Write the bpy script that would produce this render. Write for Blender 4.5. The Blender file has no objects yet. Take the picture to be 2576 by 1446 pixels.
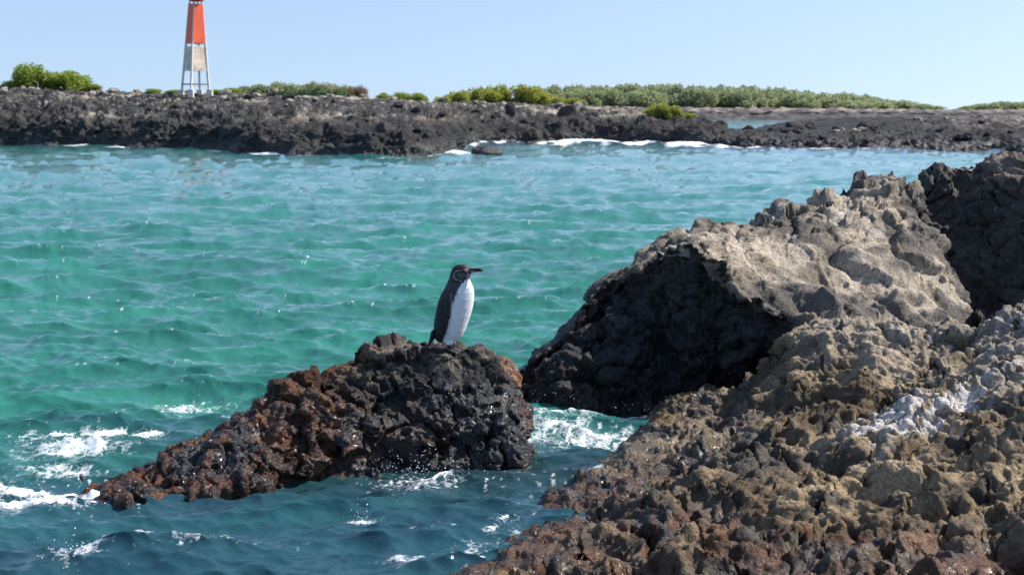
import bpy, bmesh, math, random
import numpy as np
from mathutils import Vector, Matrix, Euler

random.seed(7)
rng = np.random.default_rng(7)
scene = bpy.context.scene
COL = scene.collection

# ---------------------------------------------------------------- camera
CAM_H = 2.2
F = 3578.0                      # focal length in units of a 2576 wide picture (50 mm on 36 mm)
HOR = 275.0                     # row of the horizon in that picture
PITCH = math.atan((723.0 - HOR) / F)
cam_data = bpy.data.cameras.new("camera")
cam = bpy.data.objects.new("camera", cam_data)
COL.objects.link(cam)
cam.location = (0, 0, CAM_H)
cam.rotation_euler = (math.pi / 2 - PITCH, 0, 0)
cam_data.sensor_width = 36.0
cam_data.lens = F / 2576.0 * 36.0
cam_data.clip_start = 0.1
cam_data.clip_end = 6000.0
cam_data.dof.use_dof = True
cam_data.dof.focus_distance = 9.2
cam_data.dof.aperture_fstop = 5.0
scene.camera = cam

# ---------------------------------------------------------------- sky, sun, exposure
SUN_EL = math.radians(45.0)
SUN_AZ = math.radians(77.0)     # clockwise from the view direction (+Y) to the right (+X)
world = bpy.data.worlds.new("World")
scene.world = world
world.use_nodes = True
wn = world.node_tree.nodes
wl = world.node_tree.links
wn.clear()
w_out = wn.new("ShaderNodeOutputWorld")
w_bg = wn.new("ShaderNodeBackground")
w_sky = wn.new("ShaderNodeTexSky")
w_sky.sky_type = 'NISHITA'
w_sky.sun_disc = False
w_sky.sun_elevation = SUN_EL
w_sky.sun_rotation = SUN_AZ
w_sky.altitude = 0.0
w_sky.air_density = 0.36
w_sky.dust_density = 0.5
w_sky.ozone_density = 0.35
w_bg.inputs["Strength"].default_value = 0.118
# elevation lookup squeezed: visible horizon stays bright, fill from the unseen sky drops
w_tc = wn.new("ShaderNodeTexCoord")
w_map = wn.new("ShaderNodeMapping")
w_map.inputs["Location"].default_value = (0, 0, 0.028)
w_map.inputs["Scale"].default_value = (1, 1, 0.3)
wl.new(w_tc.outputs["Generated"], w_map.inputs["Vector"])
wl.new(w_map.outputs[0], w_sky.inputs["Vector"])
wl.new(w_sky.outputs[0], w_bg.inputs[0])
wl.new(w_bg.outputs[0], w_out.inputs[0])

sun_data = bpy.data.lights.new("sun", 'SUN')
sun_data.energy = 5.0
sun_data.angle = math.radians(0.53)
sun_data.color = (1.0, 0.955, 0.89)
sun = bpy.data.objects.new("sun", sun_data)
COL.objects.link(sun)
SUN_DIR = Vector((math.sin(SUN_AZ) * math.cos(SUN_EL), math.cos(SUN_AZ) * math.cos(SUN_EL), math.sin(SUN_EL)))
sun.rotation_euler = SUN_DIR.to_track_quat('Z', 'Y').to_euler()
sun.location = (20, 0, 30)

vs = scene.view_settings
vs.view_transform = 'Standard'
vs.look = 'None'
vs.exposure = 0.60
vs.gamma = 1.0
vs.use_curve_mapping = False
scene.cycles.use_denoising = True
scene.cycles.max_bounces = 6
scene.cycles.caustics_reflective = False
scene.cycles.caustics_refractive = False
scene.cycles.sample_clamp_indirect = 6.0

# ---------------------------------------------------------------- helpers: pixels, tags, meshes
SP, CP = math.sin(PITCH), math.cos(PITCH)


def ray(px, py):
    a = (px - 1288.0) / F
    b = (723.0 - py) / F
    return np.array((a, CP + b * SP, -SP + b * CP))


def at(px, py, Y):
    """the point at distance Y (along the ground) that the picture shows at px, py"""
    d = ray(px, py)
    return np.array((0, 0, CAM_H)) + d * (Y / d[1])


def on_water(px, py, z=0.0):
    d = ray(px, py)
    return np.array((0, 0, CAM_H)) + d * ((z - CAM_H) / d[2])


def px_x(X, Y):
    """picture column of a point near the horizon"""
    return 1288.0 + F * X / Y


def tag(o, label=None, cat=None, group=None, kind=None):
    if label:
        o["label"] = label
    if cat:
        o["category"] = cat
    if group:
        o["group"] = group
    if kind:
        o["kind"] = kind
    return o


def link(name, me, mat=None, parent=None):
    o = bpy.data.objects.new(name, me)
    COL.objects.link(o)
    if mat is not None and me is not None and not me.materials:
        me.materials.append(mat)
    if parent is not None:
        o.parent = parent
    return o


def empty(name, loc):
    o = bpy.data.objects.new(name, None)
    o.empty_display_size = 0.2
    o.location = loc
    COL.objects.link(o)
    return o


def mesh_np(name, V, Fq, smooth=True):
    """mesh from arrays: V (n,3), Fq (m,3 or 4)"""
    me = bpy.data.meshes.new(name)
    V = np.ascontiguousarray(V, dtype=np.float32)
    Fq = np.ascontiguousarray(Fq, dtype=np.int32)
    k = Fq.shape[1]
    me.vertices.add(len(V))
    me.vertices.foreach_set("co", V.ravel())
    me.loops.add(Fq.size)
    me.loops.foreach_set("vertex_index", Fq.ravel())
    me.polygons.add(len(Fq))
    me.polygons.foreach_set("loop_start", np.arange(0, Fq.size, k, dtype=np.int32))
    me.polygons.foreach_set("use_smooth", np.full(len(Fq), smooth, dtype=bool))
    me.update(calc_edges=True)
    return me


def grid_faces(nr, nc, flip=False):
    i = np.arange(nr * nc).reshape(nr, nc)
    a, b, c, d = i[:-1, :-1], i[:-1, 1:], i[1:, 1:], i[1:, :-1]
    q = np.stack((a, b, c, d) if not flip else (a, d, c, b), axis=-1)
    return q.reshape(-1, 4)


def attr_f(me, name, vals):
    a = me.attributes.new(name, 'FLOAT', 'POINT')
    a.data.foreach_set("value", np.ascontiguousarray(vals, dtype=np.float32).ravel())


def attr_c(me, name, rgb):
    a = me.attributes.new(name, 'FLOAT_COLOR', 'POINT')
    c = np.ones((len(rgb), 4), dtype=np.float32)
    c[:, :3] = rgb
    a.data.foreach_set("color", c.ravel())


# ---------------------------------------------------------------- helpers: noise on arrays
def _h(ix, iy, iz, seed):
    h = (ix.astype(np.uint32) * np.uint32(374761393) + iy.astype(np.uint32) * np.uint32(668265263)
         + iz.astype(np.uint32) * np.uint32(2147483647) + np.uint32((seed * 1274126177) & 0xffffffff))
    h = (h ^ (h >> np.uint32(13))) * np.uint32(1274126177)
    h = (h ^ (h >> np.uint32(16))) * np.uint32(2246822519)
    return h ^ (h >> np.uint32(15))


def gnoise(p, seed=0):
    p = np.asarray(p, dtype=np.float32)
    fl = np.floor(p)
    i = fl.astype(np.int64)
    f = p - fl
    u = f * f * f * (f * (f * 6 - 15) + 10)
    out = np.zeros(len(p), dtype=np.float32)
    for dx in (0, 1):
        wx = u[:, 0] if dx else 1 - u[:, 0]
        for dy in (0, 1):
            wy = u[:, 1] if dy else 1 - u[:, 1]
            for dz in (0, 1):
                wz = u[:, 2] if dz else 1 - u[:, 2]
                h = _h(i[:, 0] + dx, i[:, 1] + dy, i[:, 2] + dz, seed)
                gx = (h & np.uint32(1023)).astype(np.float32) / 511.5 - 1
                gy = ((h >> np.uint32(10)) & np.uint32(1023)).astype(np.float32) / 511.5 - 1
                gz = ((h >> np.uint32(20)) & np.uint32(1023)).astype(np.float32) / 511.5 - 1
                out += wx * wy * wz * (gx * (f[:, 0] - dx) + gy * (f[:, 1] - dy) + gz * (f[:, 2] - dz))
    return out * 1.25


def fbm(p, octaves=4, seed=0, gain=0.5, lac=2.03):
    p = np.asarray(p, dtype=np.float32)
    s = np.zeros(len(p), dtype=np.float32)
    a = 1.0
    for o in range(octaves):
        s += a * gnoise(p, seed + o * 17)
        p = p * lac + 11.3
        a *= gain
    return s


def ridged(p, octaves=4, seed=0, gain=0.55):
    p = np.asarray(p, dtype=np.float32)
    s = np.zeros(len(p), dtype=np.float32)
    a = 1.0
    for o in range(octaves):
        s += a * (1 - 2.6 * np.abs(gnoise(p, seed + o * 13)))
        p = p * 2.1 + 5.7
        a *= gain
    return s


def worley(p, seed=0):
    """nearest and second nearest cell point, and a random number of the nearest cell"""
    p = np.asarray(p, dtype=np.float32)
    fl = np.floor(p)
    i = fl.astype(np.int64)
    f = p - fl
    f1 = np.full(len(p), 9, dtype=np.float32)
    f2 = np.full(len(p), 9, dtype=np.float32)
    cid = np.zeros(len(p), dtype=np.float32)
    for dx in (-1, 0, 1):
        for dy in (-1, 0, 1):
            for dz in (-1, 0, 1):
                h = _h(i[:, 0] + dx, i[:, 1] + dy, i[:, 2] + dz, seed)
                ox = (h & np.uint32(1023)).astype(np.float32) / 1023
                oy = ((h >> np.uint32(10)) & np.uint32(1023)).astype(np.float32) / 1023
                oz = ((h >> np.uint32(20)) & np.uint32(1023)).astype(np.float32) / 1023
                d = (ox + dx - f[:, 0]) ** 2 + (oy + dy - f[:, 1]) ** 2 + (oz + dz - f[:, 2]) ** 2
                nearer = d < f1
                f2 = np.where(nearer, f1, np.minimum(f2, d))
                cid = np.where(nearer, ((h * np.uint32(2654435761)) >> np.uint32(12)).astype(np.float32) / 1048575.0, cid)
                f1 = np.where(nearer, d, f1)
    return np.sqrt(f1), np.sqrt(f2), cid


def sst(a, b, x):
    t = np.clip((x - a) / (b - a), 0, 1)
    return t * t * (3 - 2 * t)


def mixc(c0, c1, t):
    c0 = np.asarray(c0, dtype=np.float32)
    c1 = np.asarray(c1, dtype=np.float32)
    t = np.asarray(t)[:, None]
    return c0 * (1 - t) + c1 * t


def warp(p, freq, amp, seed):
    q = p * freq
    return p + amp * np.stack([gnoise(q + 3.1, seed), gnoise(q + 17.7, seed + 1), gnoise(q + 41.3, seed + 2)], axis=1)


def catmull(P, counts):
    """resample control points along axis 0 with Catmull-Rom; counts = samples per segment"""
    P = np.asarray(P, dtype=np.float64)
    n = len(P)
    out = []
    for s in range(n - 1):
        p0, p1, p2, p3 = P[max(s - 1, 0)], P[s], P[s + 1], P[min(s + 2, n - 1)]
        m = counts[s]
        for j in range(m + (1 if s == n - 2 else 0)):
            t = j / m
            out.append(0.5 * ((2 * p1) + (p2 - p0) * t + (2 * p0 - 5 * p1 + 4 * p2 - p3) * t * t + (3 * p1 - p0 - 3 * p2 + p3) * t ** 3))
    return np.array(out)


def loft(ctrl, ncounts_r, ncounts_c):
    a = catmull(ctrl, ncounts_r)                       # rows
    b = catmull(np.swapaxes(a, 0, 1), ncounts_c)       # columns
    return np.swapaxes(b, 0, 1)                        # (nr, nc, 3)


def grid_normals(G):
    du = np.gradient(G, axis=1)
    dv = np.gradient(G, axis=0)
    n = np.cross(du, dv)
    n /= np.maximum(np.linalg.norm(n, axis=2, keepdims=True), 1e-9)
    return n


# ---------------------------------------------------------------- helpers: materials
def new_mat(name):
    m = bpy.data.materials.new(name)
    m.use_nodes = True
    nt = m.node_tree
    nt.nodes.clear()
    out = nt.nodes.new("ShaderNodeOutputMaterial")
    b = nt.nodes.new("ShaderNodeBsdfPrincipled")
    nt.links.new(b.outputs[0], out.inputs[0])
    return m, nt, b, out


def N(nt, typ, **kw):
    n = nt.nodes.new(typ)
    for k, v in kw.items():
        if k.startswith("i_"):
            n.inputs[k[2:].replace("_", " ")].default_value = v
        else:
            setattr(n, k, v)
    return n


def noise_node(nt, scale, detail=4.0, rough=0.6, coords=None):
    n = nt.nodes.new("ShaderNodeTexNoise")
    n.inputs["Scale"].default_value = scale
    n.inputs["Detail"].default_value = detail
    n.inputs["Roughness"].default_value = rough
    if coords is not None:
        nt.links.new(coords, n.inputs["Vector"])
    return n


def maprange(nt, src, a, b, c, d):
    n = nt.nodes.new("ShaderNodeMapRange")
    n.inputs["From Min"].default_value = a
    n.inputs["From Max"].default_value = b
    n.inputs["To Min"].default_value = c
    n.inputs["To Max"].default_value = d
    nt.links.new(src, n.inputs["Value"])
    return n.outputs["Result"]


def math_node(nt, op, a, b=None, clamp=False):
    n = nt.nodes.new("ShaderNodeMath")
    n.operation = op
    n.use_clamp = clamp
    for k, v in enumerate((a, b)):
        if v is None:
            continue
        if isinstance(v, (int, float)):
            n.inputs[k].default_value = v
        else:
            nt.links.new(v, n.inputs[k])
    return n.outputs[0]


def mixrgb(nt, fac, a, b, blend='MIX'):
    n = nt.nodes.new("ShaderNodeMix")
    n.data_type = 'RGBA'
    n.blend_type = blend
    for idx, v in ((0, fac), (6, a), (7, b)):
        if isinstance(v, (int, float)):
            n.inputs[idx].default_value = v
        elif isinstance(v, tuple):
            n.inputs[idx].default_value = v
        else:
            nt.links.new(v, n.inputs[idx])
    return n.outputs[2]


def rock_material(name, fine=60.0, bump=0.012, dry_rough=0.9, wet_rough=0.09):
    m, nt, b, out = new_mat(name)
    geo = nt.nodes.new("ShaderNodeNewGeometry")
    pos = geo.outputs["Position"]
    col = N(nt, "ShaderNodeAttribute", attribute_name="col")
    wet = N(nt, "ShaderNodeAttribute", attribute_name="wet")
    n1 = noise_node(nt, fine, 5, 0.65, pos)
    n2 = noise_node(nt, fine * 0.25, 4, 0.6, pos)
    f1 = maprange(nt, n1.outputs["Fac"], 0.3, 0.7, 0.62, 1.38)
    f2 = maprange(nt, n2.outputs["Fac"], 0.3, 0.7, 0.75, 1.25)
    f = math_node(nt, 'MULTIPLY', f1, f2)
    comb = nt.nodes.new("ShaderNodeCombineColor")
    for k in range(3):
        nt.links.new(f, comb.inputs[k])
    c = mixrgb(nt, 1.0, col.outputs["Color"], comb.outputs[0], 'MULTIPLY')
    nt.links.new(c, b.inputs["Base Color"])
    wn1 = maprange(nt, n2.outputs["Fac"], 0.35, 0.6, 0.55, 1.1)
    w = math_node(nt, 'MULTIPLY', wet.outputs["Fac"], wn1, True)
    nt.links.new(maprange(nt, w, 0, 1, dry_rough, wet_rough), b.inputs["Roughness"])
    nt.links.new(maprange(nt, w, 0, 1, 0.22, 0.5), b.inputs["Specular IOR Level"])
    bp = nt.nodes.new("ShaderNodeBump")
    bp.inputs["Strength"].default_value = 1.0
    bp.inputs["Distance"].default_value = bump
    h = math_node(nt, 'ADD', n1.outputs["Fac"], n2.outputs["Fac"])
    nt.links.new(h, bp.inputs["Height"])
    nt.links.new(bp.outputs[0], b.inputs["Normal"])
    return m


def simple_material(name, color, rough=0.7, var=0.15, scale=6.0, bump=0.0):
    m, nt, b, out = new_mat(name)
    tc = nt.nodes.new("ShaderNodeTexCoord")
    n = noise_node(nt, scale, 4, 0.6, tc.outputs["Object"])
    f = maprange(nt, n.outputs["Fac"], 0.3, 0.7, 1 - var, 1 + var)
    comb = nt.nodes.new("ShaderNodeCombineColor")
    for k in range(3):
        nt.links.new(f, comb.inputs[k])
    c = mixrgb(nt, 1.0, (*color, 1.0), comb.outputs[0], 'MULTIPLY')
    nt.links.new(c, b.inputs["Base Color"])
    b.inputs["Roughness"].default_value = rough
    if bump:
        bp = nt.nodes.new("ShaderNodeBump")
        bp.inputs["Distance"].default_value = bump
        nt.links.new(n.outputs["Fac"], bp.inputs["Height"])
        nt.links.new(bp.outputs[0], b.inputs["Normal"])
    return m


def leaf_material(name, c0, c1):
    m, nt, b, out = new_mat(name)
    geo = nt.nodes.new("ShaderNodeNewGeometry")
    r = geo.outputs["Random Per Island"]
    c = mixrgb(nt, r, (*c0, 1.0), (*c1, 1.0))
    nt.links.new(c, b.inputs["Base Color"])
    b.inputs["Roughness"].default_value = 0.55
    tr = nt.nodes.new("ShaderNodeBsdfTranslucent")
    nt.links.new(c, tr.inputs["Color"])
    mx = nt.nodes.new("ShaderNodeMixShader")
    mx.inputs[0].default_value = 0.45
    nt.links.new(b.outputs[0], mx.inputs[1])
    nt.links.new(tr.outputs[0], mx.inputs[2])
    nt.links.new(mx.outputs[0], out.inputs[0])
    return m


MAT_ROCK = rock_material("lava_rock_near", 55.0, 0.016)
MAT_SHORE = rock_material("lava_rock_far", 5.0, 0.10)
MAT_BARK = simple_material("bark", (0.16, 0.13, 0.10), 0.9, 0.3, 9.0, 0.02)

# ================================================================ THE FAR SHORE
# columns of the picture, rows of the waterline and of the ridge, distance of the ridge
SH = np.array([
    (-900, 352, 222, 112), (-300, 358, 221, 108), (0, 363, 219, 106), (130, 366, 219, 105), (250, 368, 224, 104), (370, 371, 232, 103),
    (480, 374, 234, 102), (620, 385, 237, 100), (800, 391, 241, 100), (980, 395, 247, 101), (1080, 392, 255, 104), (1150, 376, 256, 108),
    (1210, 361, 257, 112), (1350, 358, 261, 114), (1500, 357, 266, 114), (1620, 359, 276, 112), (1720, 363, 290, 109), (1790, 367, 325, 101),
    (1870, 370, 325, 101), (1960, 372, 325, 101), (2060, 374, 324, 103), (2160, 374, 306, 108), (2260, 374, 297, 116), (2400, 376, 294, 122),
    (2576, 379, 291, 126), (2900, 381, 289, 130), (3500, 384, 288, 134)], dtype=float)


def shore_row(py_of, Y_of, z=None):
    pts = []
    for (x, wl_, rd, Yr) in SH:
        Yw = on_water(x, wl_)[1]
        Y = Y_of(Yw, Yr)
        if z is None:
            pts.append(at(x, py_of(wl_, rd), Y))
        else:
            pts.append(np.array(((x - 1288.0) / F * Y * 1.0, Y, z)))
    return pts


rows = [
    shore_row(None, lambda a, b: a - 4.0, -1.2),
    shore_row(lambda w, r: w, lambda a, b: a),
    shore_row(lambda w, r: w + (r - w) * 0.22, lambda a, b: a + 0.03 * (b - a)),
    shore_row(lambda w, r: w + (r - w) * 0.48, lambda a, b: a + 0.12 * (b - a)),
    shore_row(lambda w, r: w + (r - w) * 0.72, lambda a, b: a + 0.42 * (b - a)),
    shore_row(lambda w, r: w + (r - w) * 0.90, lambda a, b: a + 0.78 * (b - a)),
    shore_row(lambda w, r: r, lambda a, b: b),
]
rd = np.array(rows[-1])
back1 = rd + np.array((0, 14, 0)) * 1.0
back1[:, 2] = np.where(SH[:, 0] > 1740, rd[:, 2] - 0.25, rd[:, 2] - 0.3)
back2 = rd + np.array((0, 42, 0))
back2[:, 2] = np.where(SH[:, 0] > 2150, rd[:, 2] - 0.3, -0.8)
back3 = rd + np.array((0, 60, 0))
back3[:, 2] = -1.5
rows += [list(back1), list(back2), list(back3)]
ctrl = np.array(rows)
SHG = loft(ctrl, [10, 36, 34, 30, 26, 24, 14, 14, 8], [14, 18] + [50] * (len(SH) - 5) + [18, 10])
nr, nc, _ = SHG.shape
Nn = grid_normals(SHG)
p = SHG.reshape(-1, 3)
n = Nn.reshape(-1, 3)
p32 = p.astype(np.float32)
d = 0.45 * fbm(p32 * 0.22, 3, 5) + 0.30 * ridged(warp(p32, 0.5, 0.5, 9) * 0.5, 4, 8)
f1, f2, cid = worley(warp(p32, 0.8, 0.4, 21) * np.array((0.85, 0.6, 1.3), dtype=np.float32), 22)
d += 0.32 * (0.75 - f1) * (0.2 + cid)
f1b, f2b, cidb = worley(warp(p32, 2.0, 0.2, 31) * 2.3, 32)
d += 0.22 * (0.7 - f1b) * (0.1 + cidb)
f1c, f2c, cidc = worley(warp(p32, 4.0, 0.1, 33) * 4.6, 34)
d += 0.13 * (0.7 - f1c) * (0.1 + cidc)
d -= d.mean()
ridge_f = np.repeat(np.concatenate([np.ones(114), np.linspace(1, 0.45, 56), np.full(nr - 170, 0.45)]), nc)
d = d * ridge_f - 0.12 * (1 - ridge_f)
keep = sst(-1.3, -0.2, p[:, 2])
low_right = 0.85 + 0.15 * (1 - sst(3.5, 6.0, p[:, 0] / p[:, 1] * 35))
pd = p + n * (d * keep * low_right)[:, None]
# bring the skyline of the ridge to its mean height
pg_ = pd.reshape(nr, nc, 3)
py_ = HOR + (CAM_H - pg_[:, :, 2]) * F / pg_[:, :, 1]
rows_hit = py_[20:185].min(axis=0)
want = np.interp(px_x(SHG[170, :, 0], SHG[170, :, 1]), SH[:, 0], SH[:, 2])
kern = np.ones(31) / 31
delta = np.convolve(np.pad(rows_hit - want, 15, mode='edge'), kern, mode='valid')
ramp = np.clip((np.arange(nr) - 11) / 150.0, 0, 1)[:, None]
pg_[:, :, 2] += ramp * (delta * pg_[170, :, 1] / F)[None]
pd = pg_.reshape(-1, 3)
hz = pd[:, 2]
up = sst(1.1, 2.6, hz + 0.8 * fbm(p32 * 0.25, 3, 51))
g = 0.5 + 0.5 * fbm(p32 * 0.6, 4, 52)
colr = mixc((0.018, 0.0178, 0.0185), (0.046, 0.044, 0.0425), sst(0.2, 0.8, g))
colr = mixc(colr, (0.13, 0.12, 0.11), 0.5 * up * sst(0.5, 0.9, cidb))
sandm = sst(0.02, 0.30, fbm(p32 * np.array((0.16, 0.1, 0.5), dtype=np.float32), 4, 61)) * sst(1.4, 2.1, hz) * sst(0.25, 0.6, f1)
colr = mixc(colr, (0.42, 0.36, 0.28), 0.8 * sandm)
colr = mixc(colr, (0.33, 0.29, 0.24), 0.75 * ((cidc > 0.84) * up * sst(0.6, 0.3, f1c)))
right_pale = sst(9, 13, p[:, 0] / p[:, 1] * 35) * sst(0.9, 1.3, hz) * sst(0.3, 0.7, g)
colr = mixc(colr, (0.25, 0.215, 0.185), 0.7 * right_pale)
wetl = sst(0.9, 0.1, hz)
colr = mixc(colr, (0.035, 0.031, 0.032), 0.75 * wetl)
me = mesh_np("lava_shore", pd, grid_faces(nr, nc))
attr_c(me, "col", colr)
attr_f(me, "wet", wetl * 0.5)
shore = tag(link("lava_shore", me, MAT_SHORE), "low shore of dark lava rock across the bay", kind="structure")
SHP = pd.reshape(nr, nc, 3)

# the second bank, behind the lagoon on the right
rows = []
xs = [900, 1200, 1450, 1560, 1680, 1800, 1950, 2100, 2250, 2400, 2576, 2900, 3400]
wl2 = [303, 303, 303, 303, 303, 302, 302, 303, 303, 303, 303, 303, 303]
rd2 = [272, 272, 271, 272, 272, 273, 274, 274, 276, 279, 277, 276, 276]
rows.append([np.array(((x - 1288) / F * 280, 280, -1.5)) for x in xs])
rows.append([on_water(x, w) for x, w in zip(xs, wl2)])
rows.append([at(x, w - 0.5 * (w - r), 303) for x, w, r in zip(xs, wl2, rd2)])
rows.append([at(x, r, 318) for x, r in zip(xs, rd2)])
rows.append([at(x, r + 1, 420) for x, r in zip(xs, rd2)])
rows.append([np.array(((x - 1288) / F * 600, 600, -2.0)) for x in xs])
G2 = loft(np.array(rows), [6, 16, 22, 14, 6], [30] * (len(xs) - 1))
nr2, nc2, _ = G2.shape
n2 = grid_normals(G2).reshape(-1, 3)
p2 = G2.reshape(-1, 3)
q2 = p2.astype(np.float32)
w1, w2_, wc = worley(q2 * np.array((0.5, 0.3, 0.8), dtype=np.float32), 72)
d2 = 0.5 * ridged(q2 * 0.22, 4, 71) + 0.7 * (0.7 - w1) * (0.4 + wc)
d2 -= d2.mean() + 0.15
pd2 = p2 + n2 * (0.75 * d2)[:, None]
c2 = mixc((0.06, 0.057, 0.057), (0.11, 0.10, 0.095), sst(0.2, 0.9, 0.5 + fbm(q2 * 0.3, 3, 73)))
c2 = mixc(c2, (0.34, 0.28, 0.22), 0.75 * sst(1.2, 2.2, pd2[:, 2]) * (wc > 0.62))
c2 = mixc(c2, (0.09, 0.10, 0.05), sst(330, 350, pd2[:, 1]))
me = mesh_np("far_bank", pd2, grid_faces(nr2, nc2))
attr_c(me, "col", c2)
attr_f(me, "wet", np.zeros(len(p2)))
tag(link("far_bank", me, MAT_SHORE), "second dark rocky bank beyond the lagoon", kind="structure")

# ================================================================ THE SEA
def ocean_tile(n, L, wind, wdir, amp, seed, small):
    r = np.random.default_rng(seed)
    k1 = np.fft.fftfreq(n, d=L / n) * 2 * np.pi
    kx, ky = np.meshgrid(k1, k1)
    k = np.sqrt(kx ** 2 + ky ** 2)
    k[0, 0] = 1e-6
    Lw = wind * wind / 9.81
    cosf = (kx * wdir[0] + ky * wdir[1]) / k
    ph = np.exp(-1.0 / (k * Lw) ** 2) / k ** 4 * (0.06 + np.abs(cosf) ** 4.0) * np.exp(-(k * small) ** 2)
    ph[0, 0] = 0
    h0 = (r.normal(size=(n, n)) + 1j * r.normal(size=(n, n))) * np.sqrt(ph / 2)
    h = np.fft.ifft2(h0)
    dx = np.fft.ifft2(-1j * kx / k * h0)
    dy = np.fft.ifft2(-1j * ky / k * h0)
    s = amp / np.std(h.real)
    return h.real * s, dx.real * s, dy.real * s, L


def sample_tile(t, x, y):
    h, dx, dy, L = t
    n_ = h.shape[0]
    u = (x / L * n_) % n_
    v = (y / L * n_) % n_
    iu = np.floor(u).astype(int)
    iv = np.floor(v).astype(int)
    fu, fv = u - iu, v - iv
    iu1, iv1 = (iu + 1) % n_, (iv + 1) % n_
    iu %= n_
    iv %= n_
    r_ = []
    for a in (h, dx, dy):
        r_.append((a[iv, iu] * (1 - fu) + a[iv, iu1] * fu) * (1 - fv) + (a[iv1, iu] * (1 - fu) + a[iv1, iu1] * fu) * fv)
    return r_


ang = np.concatenate([np.linspace(-72, -23, 50, endpoint=False), np.linspace(-23, 23, 770), np.linspace(23, 72, 51)[1:]])
s_in = np.linspace(1 / 3.6, 1 / 130.0, 880)
Yr = np.concatenate([1 / s_in, np.geomspace(136, 5000, 40)])
TA = np.tan(np.radians(ang))
YY, TT = np.meshgrid(Yr, TA, indexing='ij')
XX = YY * TT
t1 = ocean_tile(512, 27.0, 1.75, (0.22, -0.97), 0.040, 3, 0.03)
t0 = ocean_tile(256, 61.0, 3.6, (0.35, -0.94), 0.035, 8, 0.3)
h0_, a0_, b0_ = sample_tile(t0, XX * 0.8, YY)
t2 = ocean_tile(512, 11.3, 1.05, (-0.16, -0.98), 0.0185, 4, 0.012)
t3 = ocean_tile(512, 4.3, 0.85, (0.3, -0.95), 0.0090, 5, 0.010)
t4 = ocean_tile(512, 2.3, 0.55, (-0.2, -0.98), 0.0034, 6, 0.005)
h4, a4, b4 = sample_tile(t4, XX * 0.85 + YY * 0.3, YY * 0.95 - XX * 0.25)
fade4 = 1 - sst(9.0, 16.0, YY)
h1, a1, b1 = sample_tile(t1, XX * 0.80, YY)
h2, a2, b2 = sample_tile(t2, XX * 0.88 + YY * 0.22, YY * 0.98 - XX * 0.18)
h3, a3, b3 = sample_tile(t3, XX * 0.9 - YY * 0.43, YY * 0.9 + XX * 0.43)
fade = 1 - sst(500, 900, YY)
fade3 = 1 - sst(22, 60, YY)
calm = 1.0 - 0.15 * sst(9.5, 7.0, YY)
fade2 = 1 - 0.3 * sst(35, 90, YY)
far1 = 1 + 0.25 * sst(30, 70, YY)
h1, a1, b1 = h1 * far1, a1 * far1, b1 * far1
h2, a2, b2 = h2 * fade2, a2 * fade2, b2 * fade2
ZZ = 0.04 * sst(10.5, 9.3, YY) + (h0_ * sst(10.0, 15.0, YY) + calm * h1 + h2 + h3 * fade3 + h4 * fade4) * fade
CH = -0.85
XD = XX + CH * (a1 * calm + a2 + a3 * fade3 + a4 * fade4) * fade
YD = YY + CH * (b1 * calm + b2 + b3 * fade3 + b4 * fade4) * fade

# swell humps next to the near rocks, and the breaker in the bay
foam = np.zeros_like(XX)  # white mask: foam, plus sun glints painted as small specks


def spot(px, py, rx, ry, rot=0.0):
    c = on_water(px, py)
    dx_, dy_ = XX - c[0], YY - c[1]
    cr, sr = math.cos(rot), math.sin(rot)
    u = (dx_ * cr + dy_ * sr) / rx
    v = (-dx_ * sr + dy_ * cr) / ry
    return np.exp(-(u * u + v * v))


XP = np.stack([XX.ravel(), YY.ravel(), np.zeros(XX.size)], 1).astype(np.float32)
nz = fbm(XP * 2.2, 4, 301).reshape(XX.shape)
nz2 = fbm(XP * 7.0, 3, 305).reshape(XX.shape)
nzs = fbm(XP * np.array((0.35, 0.9, 1), dtype=np.float32), 3, 309).reshape(XX.shape)
# breaking wavelet on the left
w = spot(190, 1140, 0.42, 0.15, 0.12)
ZZ += 0.075 * w * (1 + 0.25 * nz)
foam += (0.62 + 0.5 * nz) * spot(165, 1150, 0.36, 0.12, 0.12) + (0.6 + 0.5 * nz) * spot(175, 1128, 0.38, 0.08, 0.12) + 0.9 * spot(300, 1118, 0.26, 0.06, 0.12) + 0.8 * spot(150, 1190, 0.22, 0.10, -0.3)
foam += 1.0 * spot(30, 1235, 0.25, 0.13, -0.35) + 1.1 * spot(200, 1245, 0.34, 0.075, 0.10) + 0.7 * spot(60, 1280, 0.35, 0.08)
# water heaped against the penguin rock and in the channel
ZZ += 0.07 * spot(1060, 1200, 0.5, 0.28) * (1 + 0.6 * nz)
foam += 0.65 * spot(1060, 1230, 0.20, 0.16) + 0.95 * spot(915, 1335, 0.07, 0.10, 0.6) + 0.85 * spot(1030, 1443, 0.10, 0.07)
foam += 0.42 * spot(1400, 1085, 0.28, 0.30) + 0.42 * spot(1540, 1095, 0.35, 0.20, 0.2) + 0.45 * spot(1500, 1050, 0.6, 0.12)
foam += 0.55 * spot(180, 1420, 0.12, 0.18) + 0.35 * spot(480, 1400, 0.4, 0.08) + 0.4 * spot(1700, 1035, 0.3, 0.15)
foam += 0.40 * spot(470, 1010, 0.30, 0.22, 0.1) + 0.35 * spot(560, 1060, 0.35, 0.12) + 0.35 * spot(510, 915, 0.1, 0.1)
foam *= 1.25 * (0.8 + 0.9 * nz2)
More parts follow.
